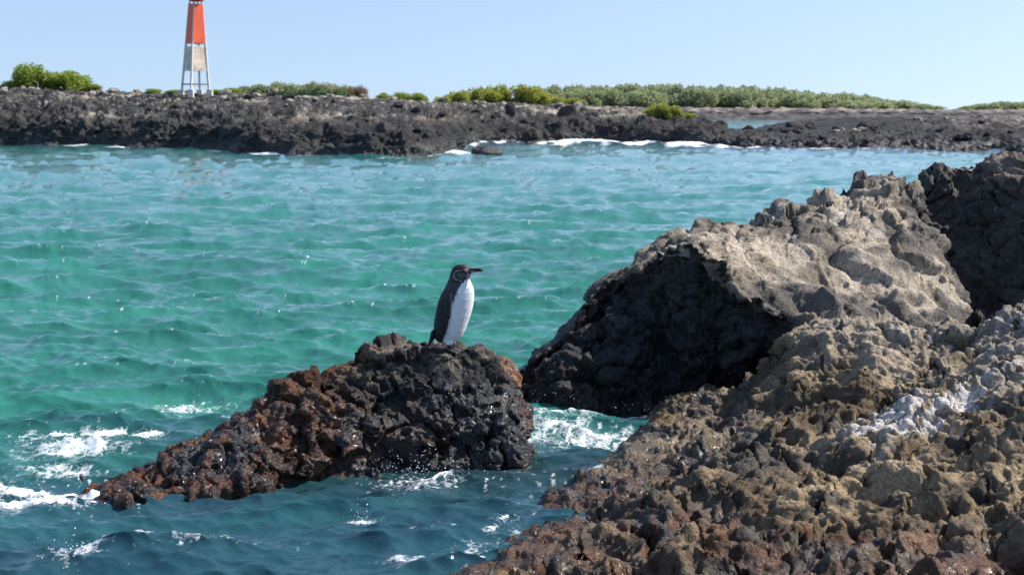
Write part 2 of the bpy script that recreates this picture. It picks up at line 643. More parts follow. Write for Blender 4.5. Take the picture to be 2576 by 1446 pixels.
# far shore: surf
wx = px_x(XX, YY)
Ysh = np.interp(wx, SH[:, 0], [on_water(a, b)[1] for a, b in SH[:, :2]])
dsh = Ysh - YY                                    # metres in front of the waterline
fn = fbm(XP * np.array((0.22, 0.5, 1), dtype=np.float32), 3, 311).reshape(XX.shape)
surf = sst(3.2, 0.2, dsh) * sst(-3, -0.5, dsh) * sst(0.0, 0.35, fn + 0.12 * nz)
bay = sst(1150, 1230, wx) * (1 - sst(1780, 1900, wx))
foam += 0.9 * surf * (1 - bay)
fn2 = fbm(XP * np.array((0.9, 1.2, 1), dtype=np.float32), 3, 317).reshape(XX.shape)
foam += bay * (0.60 + 1.3 * fn2) * (1.9 * np.exp(-((dsh - 1.6 - 1.2 * fn) / 2.3) ** 2) + 0.75 * np.exp(-((dsh - 6.0 - 2.5 * fn) / 1.1) ** 2) * sst(1250, 1400, wx))
head = sst(1040, 1100, wx) * (1 - sst(1200, 1270, wx))
foam += head * 1.2 * np.exp(-((YY - on_water(1150, 386)[1] - 1.5 * nz) / 2.4) ** 2)
foam += 0.55 * sst(1850, 1950, wx) * (1 - sst(2330, 2420, wx)) * np.exp(-((dsh - 2.5 - 3.0 * fn) / 1.8) ** 2) * sst(0.05, 0.3, nz)
ZZ += 0.05 * np.clip(foam, 0, 1.2) * (nz2 + 0.4 * nz) * (YY < 14)
ZZ += bay * 0.17 * np.exp(-((dsh - 1.2 - 1.2 * fn) / 1.6) ** 2) * (YY < 140)
# scattered foam flecks on crests, then fine white specks painted as sun glints
crest = h1 / 0.040 + 0.8 * h2 / 0.0185
foam += 0.5 * sst(2.9, 3.6, crest + 0.8 * nz) * sst(0.1, 0.4, nz2) * (YY < 30)
foam += 0.55 * sst(1.3, 2.2, crest) * sst(0.35, 0.6, fbm(XP * np.array((16.0, 20.0, 1), dtype=np.float32), 2, 331).reshape(XX.shape)) * (YY < 22)
edge_f = np.zeros_like(XX)
for (px, py, rx, ry, rot) in ((470, 1228, 0.20, 0.05, 0.1), (620, 1210, 0.22, 0.06, 0.1), (760, 1194, 0.2, 0.06, 0.1), (900, 1186, 0.2, 0.06, 0), (1060, 1188, 0.22, 0.07, 0), (1210, 1192, 0.2, 0.07, 0),
                              (1322, 1175, 0.08, 0.15, 0), (1335, 1110, 0.06, 0.3, 0), (1400, 1042, 0.25, 0.08, 0), (1530, 1042, 0.3, 0.08, 0), (1640, 1036, 0.25, 0.08, 0), (1690, 1050, 0.12, 0.2, -0.7),
                              (1600, 1118, 0.10, 0.35, -0.7), (1500, 1195, 0.10, 0.35, -0.7), (1385, 1275, 0.10, 0.35, -0.6), (1270, 1370, 0.10, 0.35, -0.5), (1200, 1440, 0.1, 0.2, -0.4)):
    edge_f += spot(px, py, rx, ry, rot)
foam += 0.33 * np.clip(edge_f, 0, 1) * np.clip(0.8 + 1.4 * nz2, 0, 2)
glint_fleck = sst(0.30, 0.55, fbm(XP * np.array((26.0, 22.0, 1), dtype=np.float32), 2, 337).reshape(XX.shape))  # tiny white specks painted as sun glints, carried by the foam mask
foam += glint_fleck * (0.65 * spot(1150, 1225, 0.75, 0.35) + 0.7 * spot(1450, 1090, 0.5, 0.35) + 0.6 * spot(150, 1250, 0.6, 0.6) + 0.5 * spot(520, 1010, 0.5, 0.5))
foam = np.clip(foam, 0, 1.4)

# colour of the water body: pale sand floor in the bay, dark rock floor near the rocks and the far shore
shallow = sst(7.2, 11.8, YY + 1.6 * nzs - 0.24 * XX) * (1 - sst(0.0, 14.0, 16.5 - dsh + 4.0 * nzs) * 0.0)
farrock = sst(15.0, 3.0, dsh + 5.0 * nzs) * (YY < 150)
lag = sst(120, 160, YY)
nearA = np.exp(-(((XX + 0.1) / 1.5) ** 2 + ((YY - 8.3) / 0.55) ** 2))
body = mixc((0.016, 0.056, 0.076), (0.024, 0.132, 0.108), (shallow).ravel())
deepn = sst(-0.35, 0.45, nzs).ravel()
body = mixc(body, body * np.array((1.2, 1.28, 1.22), dtype=np.float32), deepn)
far_t = sst(12, 50, YY).ravel()
body = mixc(body, (0.030, 0.178, 0.150), 0.8 * far_t * shallow.ravel())
body = mixc(body, (0.018, 0.060, 0.105), 0.85 * (farrock * (0.25 + 0.75 * sst(1050, 1250, wx))).ravel())
body = mixc(body, (0.030, 0.30, 0.36), lag.ravel())
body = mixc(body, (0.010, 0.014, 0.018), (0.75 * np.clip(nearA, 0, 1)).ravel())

V = np.stack([XD, YD, ZZ], axis=-1)
apron = np.stack([XX[0] * 14, np.full(XX.shape[1], -45.0), np.zeros(XX.shape[1])], axis=-1)[None]
V = np.concatenate([apron, V], axis=0)
body = np.concatenate([np.repeat(body[:1], XX.shape[1], 0), body])
foam_glint_v = np.concatenate([np.zeros(XX.shape[1]), foam.ravel()])
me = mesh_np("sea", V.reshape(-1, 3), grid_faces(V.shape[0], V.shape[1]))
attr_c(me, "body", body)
attr_f(me, "foam", foam_glint_v)

MAT_SEA, nt, b, out = new_mat("sea_water")
geo = nt.nodes.new("ShaderNodeNewGeometry")
pos = geo.outputs["Position"]
ba = N(nt, "ShaderNodeAttribute", attribute_name="body")
fa = N(nt, "ShaderNodeAttribute", attribute_name="foam")  # white mask: foam plus the painted sun glints
mp = nt.nodes.new("ShaderNodeMapping")
mp.inputs["Scale"].default_value = (0.8, 2.4, 1.0)
nt.links.new(pos, mp.inputs["Vector"])
nA = noise_node(nt, 9.0, 4, 0.6, mp.outputs[0])
nB = noise_node(nt, 30.0, 3, 0.6, mp.outputs[0])
hsum = math_node(nt, 'ADD', nA.outputs["Fac"], math_node(nt, 'MULTIPLY', nB.outputs["Fac"], 0.3))
bp = nt.nodes.new("ShaderNodeBump")
bp.inputs["Strength"].default_value = 1.0
bp.inputs["Distance"].default_value = 0.0065
nt.links.new(hsum, bp.inputs["Height"])
# lacy foam
vo = nt.nodes.new("ShaderNodeTexVoronoi")
vo.feature = 'DISTANCE_TO_EDGE'
vo.inputs["Scale"].default_value = 16.0
wv = noise_node(nt, 5.0, 3, 0.6, pos)
mixv = nt.nodes.new("ShaderNodeMix")
mixv.data_type = 'VECTOR'
mixv.inputs[0].default_value = 0.42
nt.links.new(pos, mixv.inputs[4])
nt.links.new(wv.outputs["Color"], mixv.inputs[5])
nt.links.new(mixv.outputs[1], vo.inputs["Vector"])
lace = maprange(nt, vo.outputs["Distance"], 0.0, 0.3, 0.0, 0.42)
nC = noise_node(nt, 22.0, 7, 0.78, pos)
thr = math_node(nt, 'ADD', lace, maprange(nt, nC.outputs["Fac"], 0.28, 0.72, 0.0, 0.8))
fm = maprange(nt, math_node(nt, 'SUBTRACT', math_node(nt, 'MULTIPLY', fa.outputs["Fac"], 1.25), thr), -0.25, 0.45, 0.0, 1.0)
fm = math_node(nt, 'MULTIPLY', fm, math_node(nt, 'GREATER_THAN', fa.outputs["Fac"], 0.03), True)
c = mixrgb(nt, fm, ba.outputs["Color"], (0.82, 0.84, 0.85, 1.0))
nt.links.new(c, b.inputs["Base Color"])
nt.links.new(maprange(nt, fm, 0, 1, 0.04, 0.7), b.inputs["Roughness"])
b.inputs["IOR"].default_value = 1.36
nt.links.new(bp.outputs[0], b.inputs["Normal"])
sea = tag(link("sea", me, MAT_SEA), "choppy turquoise sea with streaks of foam", kind="structure")

# ================================================================ NEAR ROCKS
def build_rock(name, ctrl, rc, cc, style, seed, label, perch=None, face_from=None):
    G = loft(np.array(ctrl), rc, cc)
    nr, nc, _ = G.shape
    p0 = G.reshape(-1, 3)
    q = p0.astype(np.float32)
    n0 = -grid_normals(G).reshape(-1, 3)
    amp = np.ones(len(q), dtype=np.float32)
    info = {}
    zone = sst(-0.25, 0.25, fbm(q * 1.1 + 5.0, 3, seed + 70))           # knobby here, scalloped there
    if style == 'nodule':
        d = 0.135 * fbm(q * 1.1, 3, seed) + 0.075 * ridged(warp(q, 1.5, 0.2, seed + 40) * 2.1, 4, seed + 41)
        f1, f2, cid = worley(warp(q, 4.0, 0.10, seed + 1) * np.array((5.2, 4.4, 6.0), dtype=np.float32), seed + 2)
        d += 0.09 * (0.62 - f1) * (0.2 + cid) * zone
        v1, v2, vid = worley(warp(q, 3.0, 0.12, seed + 3) * np.array((3.6, 3.2, 4.5), dtype=np.float32), seed + 4)
        d -= 0.13 * (0.60 - v1) * (0.3 + vid) * (1 - 0.75 * zone)
        d -= 0.07 * sst(0.10, 0.0, v2 - v1) * sst(0.35, 0.7, vid)
    elif style == 'slab':
        d = 0.06 * fbm(q * 1.3, 3, seed) + 0.03 * ridged(warp(q, 1.5, 0.2, seed + 40) * 2.0, 3, seed + 41)
        f1, f2, cid = worley(warp(q, 4.0, 0.07, seed + 1) * np.array((6.0, 4.6, 6.4), dtype=np.float32), seed + 2)
        lump = sst(1.0, 1.3, q[:, 2] + 0.12 * fbm(q * 2, 2, seed + 73)) * sst(1.75, 2.2, q[:, 0])
        lump = np.maximum(lump, 0.5 * sst(0.95, 1.1, q[:, 2] + 0.1 * fbm(q * 3, 2, seed + 71)) * zone)
        d += (0.03 * (0.55 - f1) * (0.3 + cid) + 0.06 * (cid - 0.5) * sst(0.0, 0.12, f2 - f1) + 0.02 * ridged(warp(q, 3.0, 0.08, seed + 90) * 4.0, 3, seed + 91)) * (0.06 + 0.94 * lump) - 0.03 * sst(0.12, 0.0, f2 - f1) * lump
        v1, v2, vid = worley(warp(q, 3.0, 0.15, seed + 3) * np.array((2.0, 1.8, 2.6), dtype=np.float32), seed + 4)
        d += 0.12 * (vid - 0.5) * sst(0.0, 0.18, v2 - v1) - 0.025 * sst(0.08, 0.0, v2 - v1)
        fr_ = np.zeros((nr, nc), dtype=np.float32)
        if face_from:
            fr_[face_from:] = 1.0
            fr_[face_from - 14:face_from] = 0.45
        fr_ = fr_.ravel()
        d += fr_ * (0.06 * fbm(q * 3.2, 3, seed + 92) + 0.055 * ridged(warp(q, 3.0, 0.10, seed + 93) * 3.6, 4, seed + 94) - 0.03)
        d -= 0.065 * lump
        # runnels washed down the slab
        flute = gnoise(np.stack([q[:, 0] * 5.6 + q[:, 1] * 2.2 + 0.5 * fbm(q * 1.5, 2, seed + 60), q[:, 2] * 0.5, q[:, 1] * 0.4], 1), seed + 61)
        d += 0.15 * flute * sst(1.25, 0.75, q[:, 2]) * sst(1.2, 1.9, q[:, 0])
    else:  # crag
        d = 0.06 * fbm(q * 1.6, 3, seed) + 0.035 * ridged(warp(q, 2.0, 0.15, seed + 40) * 2.6, 4, seed + 41)
        f1, f2, cid = worley(warp(q, 4.0, 0.10, seed + 1) * np.array((4.6, 4.6, 5.0), dtype=np.float32), seed + 2)
        d += 0.06 * (np.minimum(f2 - f1, 0.35) - 0.2) + 0.10 * (cid - 0.5) * sst(0.0, 0.10, f2 - f1) - 0.03 * sst(0.07, 0.0, f2 - f1)
        v1, v2, vid = worley(warp(q, 3.0, 0.10, seed + 3) * np.array((5.0, 5.0, 6.5), dtype=np.float32), seed + 4)
        d -= 0.07 * (0.58 - v1) * (0.2 + vid) * (1 - 0.6 * zone)
    d -= d.mean()
    if style == 'nodule':
        d = d * (0.35 + 0.65 * sst(-0.02, 0.22, q[:, 2])) + 0.07 * sst(0.22, 0.0, q[:, 2])
    G1 = (p0 + n0 * (d * amp)[:, None]).reshape(nr, nc, 3)
    n1 = -grid_normals(G1).reshape(-1, 3)
    p1 = G1.reshape(-1, 3)
    q1 = p1.astype(np.float32)
    g1, g2, gid = worley(warp(q1, 9.0, 0.045, seed + 5) * np.array((13.0, 11.0, 14.0), dtype=np.float32), seed + 6)
    z2 = sst(-0.2, 0.3, fbm(q1 * 3.3, 2, seed + 72))
    if style == 'nodule':
        e = 0.036 * (0.60 - g1) * (0.1 + gid) * z2 - 0.05 * (0.55 - g1) * gid * (1 - z2)
    elif style == 'slab':
        e = 0.026 * (0.6 - g1) * (0.1 + gid) * (0.1 + 0.9 * z2 * np.maximum(lump, 0.25)) + 0.02 * fr_ * ridged(q1 * 8.0, 3, seed + 95)
    else:
        e = 0.030 * (np.minimum(g2 - g1, 0.4) - 0.2) + 0.030 * (gid - 0.5) * sst(0.0, 0.2, g2 - g1) - 0.03 * (0.5 - g1) * gid * (1 - z2)
    e += {'slab': 0.008, 'crag': 0.013, 'nodule': 0.018}[style] * ridged(warp(q1, 6.0, 0.03, seed + 80) * 7.5, 4, seed + 81, 0.6) * (0.4 + 0.6 * z2)
    # vesicles: round pits of some cells
    k1, k2, kid = worley(warp(q1, 8.0, 0.02, seed + 11) * np.array((8.0, 8.0, 10.0), dtype=np.float32) + 31.0, seed + 9)
    pit = sst(0.20 + 0.2 * kid, 0.10, k1) * (kid > (0.72 if style != 'slab' else 0.84))
    e -= 0.06 * pit
    m1, m2, mid = worley(warp(q1, 20.0, 0.016, seed + 7) * 30.0, seed + 8)
    e += 0.010 * (0.6 - m1) * (mid - 0.25) + 0.005 * ridged(q1 * 19.0, 3, seed + 12, 0.65)
    e -= e.mean()
    P = p1 + n1 * (e * 1.0)[:, None]
    if perch is not None:
        dxy = np.hypot(P[:, 0] - perch[0], P[:, 1] - perch[1])
        wgt = sst(0.24, 0.08, dxy) * (P[:, 2] > perch[2] - 0.25)
        P[:, 2] = P[:, 2] * (1 - wgt) + (perch[2] + 0.25 * (P[:, 2] - perch[2])) * wgt
    info.update(q=P.astype(np.float32), cid=cid, gid=gid, mid=mid, pit=pit, f1=f1, g1=g1)
    me = mesh_np(name, P, grid_faces(nr, nc))
    o = link(name, me, MAT_ROCK)
    tag(o, label, "rock")
    return o, me, info


# ---- the penguin's rock
RA = [  # ridge px, py, Y | foot px, py (on the water) | bulge towards the viewer, bulge up, depth behind
    ((170, 1262, 8.20), (180, 1275), 0.02, 0.00, 0.25),
    ((320, 1186, 8.45), (330, 1252), 0.05, 0.02, 0.35),
    ((480, 1112, 8.68), (470, 1225), 0.07, 0.02, 0.45),
    ((610, 1050, 8.85), (620, 1212), 0.13, 0.03, 0.55),
    ((705, 982, 9.00), (740, 1190), 0.14, 0.04, 0.60),
    ((850, 938, 9.10), (860, 1176), 0.14, 0.05, 0.70),
    ((968, 886, 9.20), (980, 1162), 0.11, 0.05, 0.75),
    ((1090, 874, 9.25), (1080, 1168), 0.12, 0.05, 0.75),
    ((1195, 888, 9.22), (1180, 1172), 0.14, 0.04, 0.70),
    ((1245, 945, 9.15), (1250, 1178), 0.17, 0.02, 0.55),
    ((1296, 1005, 9.12), (1300, 1180), 0.20, 0.02, 0.50),
    ((1322, 1060, 9.12), (1320, 1172), 0.12, 0.02, 0.30),
    ((1326, 1110, 9.15), (1326, 1160), 0.02, 0.0, 0.15),
]


def section_rows(spec, foot_down=0.0):
    cols = []
    for (rg, ft, bf, bu, dp) in spec:
        R = at(*rg)
        W_ = on_water(ft[0], ft[1] + foot_down)
        c_ = [R + np.array((0.05, dp * 1.05, -R[2] - 0.35)), R + np.array((0.03, dp * 0.8, -R[2] * 0.55)), R + np.array((0, dp * 0.35, -0.03)), R]
        for t in (0.25, 0.5, 0.75):
            m_ = R * (1 - t) + W_ * t
            s_ = math.sin(math.pi * t)
            c_.append(m_ + np.array((0, -bf * s_, bu * s_)))
        c_.append(W_)
        c_.append(W_ + np.array((0, -0.22, -0.32)))
        cols.append(c_)
    return np.swapaxes(np.array(cols), 0, 1)


ctrlA = section_rows(RA, 22.0)
rockA, meA, I = build_rock("lava_rock", ctrlA, [6, 10, 22, 40, 40, 40, 36, 10], [34, 42, 40, 34, 44, 40, 40, 36, 26, 26, 20, 16], 'crag', 101,
                           "dark wet lava rock the penguin stands on, with a long reddish tail into the water", at(1136, 884, 9.17))
q = I["q"]
z = q[:, 2]
nA_ = fbm(q * 2.2, 4, 111)
nB_ = fbm(q * 7.0, 3, 115)
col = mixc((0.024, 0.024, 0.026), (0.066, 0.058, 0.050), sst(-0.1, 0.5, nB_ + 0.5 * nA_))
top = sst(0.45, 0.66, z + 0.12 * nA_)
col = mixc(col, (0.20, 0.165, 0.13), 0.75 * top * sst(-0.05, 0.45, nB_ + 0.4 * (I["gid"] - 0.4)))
left = sst(-0.75, -1.15, q[:, 0] + 0.25 * nA_)
right = sst(0.0, 0.10, q[:, 0] + 0.15 * nA_ - 0.1 * (0.5 - z))
redm = np.clip(0.9 * left + 0.75 * right * sst(0.62, 0.35, z) + 0.35 * sst(0.45, 0.15, z) * sst(0.0, 0.4, nA_), 0, 1)
red = mixc((0.045, 0.018, 0.009), (0.135, 0.052, 0.018), sst(-0.2, 0.5, nB_))
col = mixc(col, red, redm * sst(-0.35, 0.25, nA_ + 0.6 * nB_ + 0.25 * left))
och = right * sst(0.25, 0.45, z) * sst(0.05, 0.4, fbm(q * 3.0, 3, 133))
col = mixc(col, (0.27, 0.18, 0.075), 0.8 * och)
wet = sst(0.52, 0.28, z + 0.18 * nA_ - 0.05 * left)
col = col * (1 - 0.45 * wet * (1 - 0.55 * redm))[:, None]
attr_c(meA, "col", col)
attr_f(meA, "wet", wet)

# ---- the big rock in the middle right: a sunlit slab above a steep face with its shade painted black
Bridge = [(1306, 985, 11.0), (1335, 905, 11.1), (1400, 858, 11.2), (1482, 775, 11.3), (1500, 728, 11.4), (1640, 632, 11.6), (1790, 568, 12.0),
          (1895, 552, 12.1), (2010, 515, 12.3), (2140, 465, 12.5), (2232, 448, 12.5), (2312, 482, 12.4), (2335, 560, 12.2), (2400, 670, 11.9), (2432, 760, 11.7)]
Bslab = [(1305, 985, 10.9), (1336, 905, 10.95), (1402, 860, 10.95), (1484, 777, 11.05), (1505, 733, 11.1), (1642, 640, 11.2), (1780, 590, 11.4),
         (1870, 625, 11.2), (1960, 640, 11.2), (2070, 640, 11.3), (2170, 640, 11.4), (2270, 650, 11.5), (2325, 690, 11.4), (2390, 750, 11.3), (2430, 800, 11.1)]
Bcrest = [(1304, 985, 10.8), (1338, 906, 10.75), (1404, 862, 10.75), (1486, 780, 10.8), (1510, 738, 10.85), (1645, 652, 10.85), (1745, 632, 10.6),
          (1830, 715, 10.30), (1930, 780, 10.10), (2055, 815, 9.95), (2150, 842, 9.95), (2250, 850, 10.0), (2320, 850, 10.1), (2390, 850, 10.2), (2425, 850, 10.3)]
Bunder = [(1306, 1002, 10.8), (1350, 945, 10.75), (1420, 915, 10.75), (1510, 860, 10.85), (1545, 830, 10.9), (1650, 790, 11.0), (1740, 790, 10.95),
          (1800, 830, 10.8), (1880, 880, 10.6), (2020, 900, 10.4), (2120, 920, 10.3), (2230, 940, 10.3), (2310, 950, 10.4), (2390, 960, 10.4), (2425, 960, 10.5)]
Bfoot = [(1308, 1018), (1340, 1024), (1400, 1026), (1480, 1026), (1540, 1024), (1640, 1016), (1720, 1012), (1790, 1010), (1860, 1008), (2000, 1008),
         (2120, 1008), (2230, 1006), (2310, 1005), (2390, 1000), (2425, 1000)]
Bbrow = [(c_[0] + 0.15 * (s_[0] - c_[0]), c_[1] + 0.15 * (s_[1] - c_[1]) - 2, c_[2] + 0.15 * (s_[2] - c_[2])) for c_, s_ in zip(Bcrest, Bslab)]
Bunder = [(u_[0], u_[1], c_[2] + 0.45 * (on_water(*f_)[1] - c_[2]) + (0.03 if k_ % 2 else -0.05)) for k_, (c_, u_, f_) in enumerate(zip(Bcrest, Bunder, Bfoot))]
Blip = [(c_[0] + 1, c_[1] + min(20, 0.35 * (u_[1] - c_[1])), c_[2] + 0.03) for c_, u_ in zip(Bcrest, Bunder)]
R_ = np.array([at(*a) for a in Bridge])
ctrlB = [R_ * np.array((1, 1, 0)) + np.array((0.1, 1.5, -0.4)), R_ * np.array((1, 1, 0.6)) + np.array((0.05, 1.0, 0)), R_ + np.array((0, 0.35, -0.05)), R_,
         np.array([at(*a) for a in Bslab]), np.array([at(*a) for a in Bbrow]), np.array([at(*a) for a in Bcrest]), np.array([at(*a) for a in Blip]), np.array([at(*a) for a in Bunder]),
         np.array([on_water(*a) for a in Bfoot]), np.array([on_water(*a) for a in Bfoot]) + np.array((0, 0.05, -0.4))]
rockB, meB, I = build_rock("lava_rock", np.array(ctrlB), [6, 8, 14, 56, 60, 14, 14, 40, 44, 8],
                           [22, 26, 30, 20, 40, 42, 32, 34, 38, 30, 30, 26, 30, 24], 'slab', 201,
                           "tallest grey brown lava rock with a sunlit slab above a black shaded face", None, 158)
q = I["q"]
z = q[:, 2]
nA_ = fbm(q * 1.8, 4, 211)
nB_ = fbm(q * 6.0, 3, 215)
col = mixc((0.20, 0.165, 0.125), (0.40, 0.335, 0.258), sst(-0.35, 0.4, nA_ + 0.6 * nB_))
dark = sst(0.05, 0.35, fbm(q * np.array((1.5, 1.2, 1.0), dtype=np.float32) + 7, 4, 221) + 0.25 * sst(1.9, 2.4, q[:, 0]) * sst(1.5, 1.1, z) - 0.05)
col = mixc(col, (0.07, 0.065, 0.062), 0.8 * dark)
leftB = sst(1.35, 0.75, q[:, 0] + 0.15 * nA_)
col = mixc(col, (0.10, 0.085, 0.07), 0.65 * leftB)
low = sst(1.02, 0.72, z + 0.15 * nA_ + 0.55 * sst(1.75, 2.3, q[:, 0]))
col = mixc(col, (0.015, 0.014, 0.015), 0.93 * low)  # dark wet foot, carried up the face to paint its shade too
redB = sst(0.9, 0.3, z) * sst(1.0, 0.4, q[:, 0]) * sst(0.0, 0.35, nB_)
col = mixc(col, (0.12, 0.05, 0.025), 0.6 * redB)
guB = sst(0.35, 0.55, fbm(q * 5.0, 3, 233)) * sst(0.95, 1.2, z)
col = mixc(col, (0.55, 0.52, 0.48), 0.45 * guB)
face_shade = np.zeros(len(q), dtype=np.float32).reshape(-1, sum([22, 26, 30, 20, 40, 42, 32, 34, 38, 30, 30, 26, 30, 24]) + 1)
face_shade[6 + 8 + 14 + 56 + 60 + 14 + 4:] = 1.0  # rows below the crest: shade of the face painted into the colour
col = mixc(col, (0.016, 0.015, 0.016), 0.9 * face_shade.ravel() * sst(-0.75, -0.3, nA_))
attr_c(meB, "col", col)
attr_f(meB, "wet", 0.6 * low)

# ---- the rock at the right edge, behind
Cr = [((2318, 500, 13.4), (2322, 940), -0.25, 0.0, 0.6), ((2345, 466, 13.5), (2350, 930), -0.25, 0.0, 0.9), ((2405, 446, 13.6), (2400, 925), -0.2, 0.0, 1.1),
      ((2470, 446, 13.5), (2470, 925), -0.15, 0.0, 1.2), ((2490, 416, 13.5), (2500, 925), -0.15, 0.0, 1.2), ((2560, 402, 13.4), (2570, 930), 0.05, 0.0, 1.2),
      ((2680, 370, 13.2), (2690, 940), 0.1, 0.0, 1.2), ((2800, 400, 13.0), (2800, 950), 0.1, 0.0, 1.1), ((2920, 500, 12.8), (2900, 960), 0.1, 0.0, 1.0),
      ((3000, 700, 12.6), (2990, 965), 0.1, 0.0, 0.6)]
rockC, meC, I = build_rock("lava_rock", section_rows(Cr), [6, 8, 14, 36, 36, 30, 24, 6], [24, 34, 36, 22, 36, 40, 30, 20, 14], 'nodule', 301,
                           "high dark lava rock standing behind the tallest rock at the right edge")
q = I["q"]
z = q[:, 2]
nA_ = fbm(q * 1.8, 4, 311)
nB_ = fbm(q * 6.0, 3, 315)
col = mixc((0.12, 0.10, 0.08), (0.25, 0.21, 0.165), sst(-0.35, 0.4, nA_ + 0.6 * nB_))
low = sst(1.72, 1.42, z + 0.2 * nA_)
col = mixc(col, (0.035, 0.032, 0.031), 0.85 * low)  # shadow on this rock painted into its colour, nearly to the top
attr_c(meC, "col", col)
attr_f(meC, "wet", 0.3 * low)

# ---- the broad crusty rock in the foreground right
Drows = [
    [(1700, 1035, 0), (1895, 962, 9.75), (2018, 850, 9.6), (2250, 828, 9.35), (2420, 822, 9.15), (2500, 818, 9.05), (2585, 792, 8.95), (2800, 745, 8.8), (3050, 735, 8.7)],
    [(1672, 1060, 0), (1850, 1010, 9.5), (2010, 900, 9.3), (2240, 870, 9.05), (2410, 860, 8.85), (2500, 840, 8.75), (2600, 810, 8.65), (2830, 760, 8.5), (3080, 760, 8.4)],
    [(1625, 1115, 0), (1780, 1075, 8.95), (1990, 1000, 8.65), (2220, 970, 8.45), (2400, 950, 8.25), (2510, 930, 8.15), (2620, 905, 8.05), (2850, 860, 7.9), (3100, 860, 7.8)],
    [(1525, 1200, 0), (1670, 1165, 7.95), (1930, 1110, 7.85), (2180, 1080, 7.75), (2390, 1060, 7.55), (2520, 1040, 7.45), (2640, 1020, 7.35), (2880, 980, 7.2), (3150, 980, 7.1)],
    [(1385, 1290, 0), (1545, 1262, 7.18), (1840, 1225, 7.08), (2140, 1200, 7.0), (2380, 1180, 6.8), (2530, 1165, 6.7), (2670, 1150, 6.6), (2920, 1110, 6.5), (3200, 1110, 6.4)],
    [(1225, 1440, 0), (1430, 1410, 6.32), (1760, 1370, 6.3), (2100, 1345, 6.2), (2370, 1325, 6.05), (2540, 1310, 5.95), (2700, 1295, 5.9), (2970, 1260, 5.8), (3260, 1260, 5.7)],
    [(1050, 1600, 0), (1320, 1590, 5.85), (1680, 1550, 5.6), (2060, 1520, 5.45), (2360, 1500, 5.35), (2560, 1490, 5.25), (2740, 1480, 5.2), (3030, 1450, 5.1), (3330, 1450, 5.0)],
]
C_ = []
for r_ in Drows:
    pr = [on_water(a, b_) if Y == 0 else at(a, b_, Y) for (a, b_, Y) in r_]
    C_.append([pr[0] + np.array((-0.35, -0.05, -0.35))] + pr)
C_ = np.array(C_)
topR = C_[0]
back = topR.copy()
back[:, 1] += 0.35
back[:, 2] -= 0.22
back2_ = topR.copy()
back2_[:, 1] += 0.75
back2_[:, 2] = np.minimum(back2_[:, 2] - 0.5, -0.3)
fr = C_[-1].copy()
fr[:, 1] -= 0.6
fr[:, 2] -= 0.35
fr2 = C_[-1].copy()
fr2[:, 1] -= 1.0
fr2[:, 2] = -0.5
ctrlD = np.concatenate([[back2_, back], C_, [fr, fr2]])
rockD, meD, I = build_rock("lava_rock", ctrlD, [6, 12, 40, 60, 62, 64, 66, 50, 10, 6], [10, 64, 66, 66, 56, 32, 34, 30, 16], 'nodule', 401,
                           "broad crusty brown lava rock in the foreground with white droppings and a rusty wet edge")
q = I["q"]
z = q[:, 2]
nA_ = fbm(q * 1.5, 4, 411)
nB_ = fbm(q * 6.0, 4, 415)
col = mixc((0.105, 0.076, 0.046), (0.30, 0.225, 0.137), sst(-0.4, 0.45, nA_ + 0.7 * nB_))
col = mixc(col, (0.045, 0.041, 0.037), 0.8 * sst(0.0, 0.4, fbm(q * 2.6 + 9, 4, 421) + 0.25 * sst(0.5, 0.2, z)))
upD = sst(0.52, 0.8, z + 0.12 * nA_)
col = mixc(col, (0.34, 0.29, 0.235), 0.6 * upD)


def blob(px, py, Y, r, sq=1.0):
    c0 = at(px, py, Y)
    dd = (q - c0) * np.array((1 / r, 1 / (r * sq), 0.6 / r))
    return np.exp(-(dd ** 2).sum(1))


gu = 1.1 * blob(2270, 1075, 7.75, 0.30, 1.3) + 1.0 * blob(2380, 1020, 7.9, 0.24) + 0.9 * blob(2200, 1130, 7.5, 0.22) + 0.9 * blob(2210, 1225, 6.95, 0.16) \
    + 0.5 * blob(2350, 1210, 6.8, 0.10) + 0.55 * blob(2550, 930, 8.1, 0.4) + 0.5 * blob(2300, 850, 9.1, 0.45) + 0.45 * blob(2560, 800, 8.7, 0.35)
stk = fbm(np.stack([q[:, 0] * 5 + q[:, 1] * 3, q[:, 1] * 14 - q[:, 0] * 10, q[:, 2] * 6], 1), 4, 433)
gm = sst(0.26, 1.05, gu * (0.70 + 1.3 * stk) + 0.10 * nB_)
col = mixc(col, (0.62, 0.59, 0.58), 0.72 * gm)
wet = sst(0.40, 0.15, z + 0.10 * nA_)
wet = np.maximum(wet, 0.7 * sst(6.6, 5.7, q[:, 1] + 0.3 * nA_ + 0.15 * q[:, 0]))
red = mixc((0.034, 0.013, 0.007), (0.105, 0.036, 0.012), sst(-0.2, 0.5, nB_))
redD = np.clip(sst(0.38, 0.12, z + 0.14 * nA_ + 0.10 * (q[:, 1] - 7.2)) + 0.6 * sst(6.5, 5.7, q[:, 1] + 0.4 * nA_) * sst(-0.1, 0.3, nB_), 0, 1)
col = mixc(col, red, 0.85 * redD * sst(-0.35, 0.15, nB_ + 0.4 * nA_ + 0.2))
ocD = sst(0.25, 0.5, fbm(q * 2.5 + 4, 3, 443)) * wet
col = mixc(col, (0.24, 0.16, 0.06), 0.6 * ocD)
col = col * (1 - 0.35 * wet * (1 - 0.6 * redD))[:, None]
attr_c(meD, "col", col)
attr_f(meD, "wet", wet)


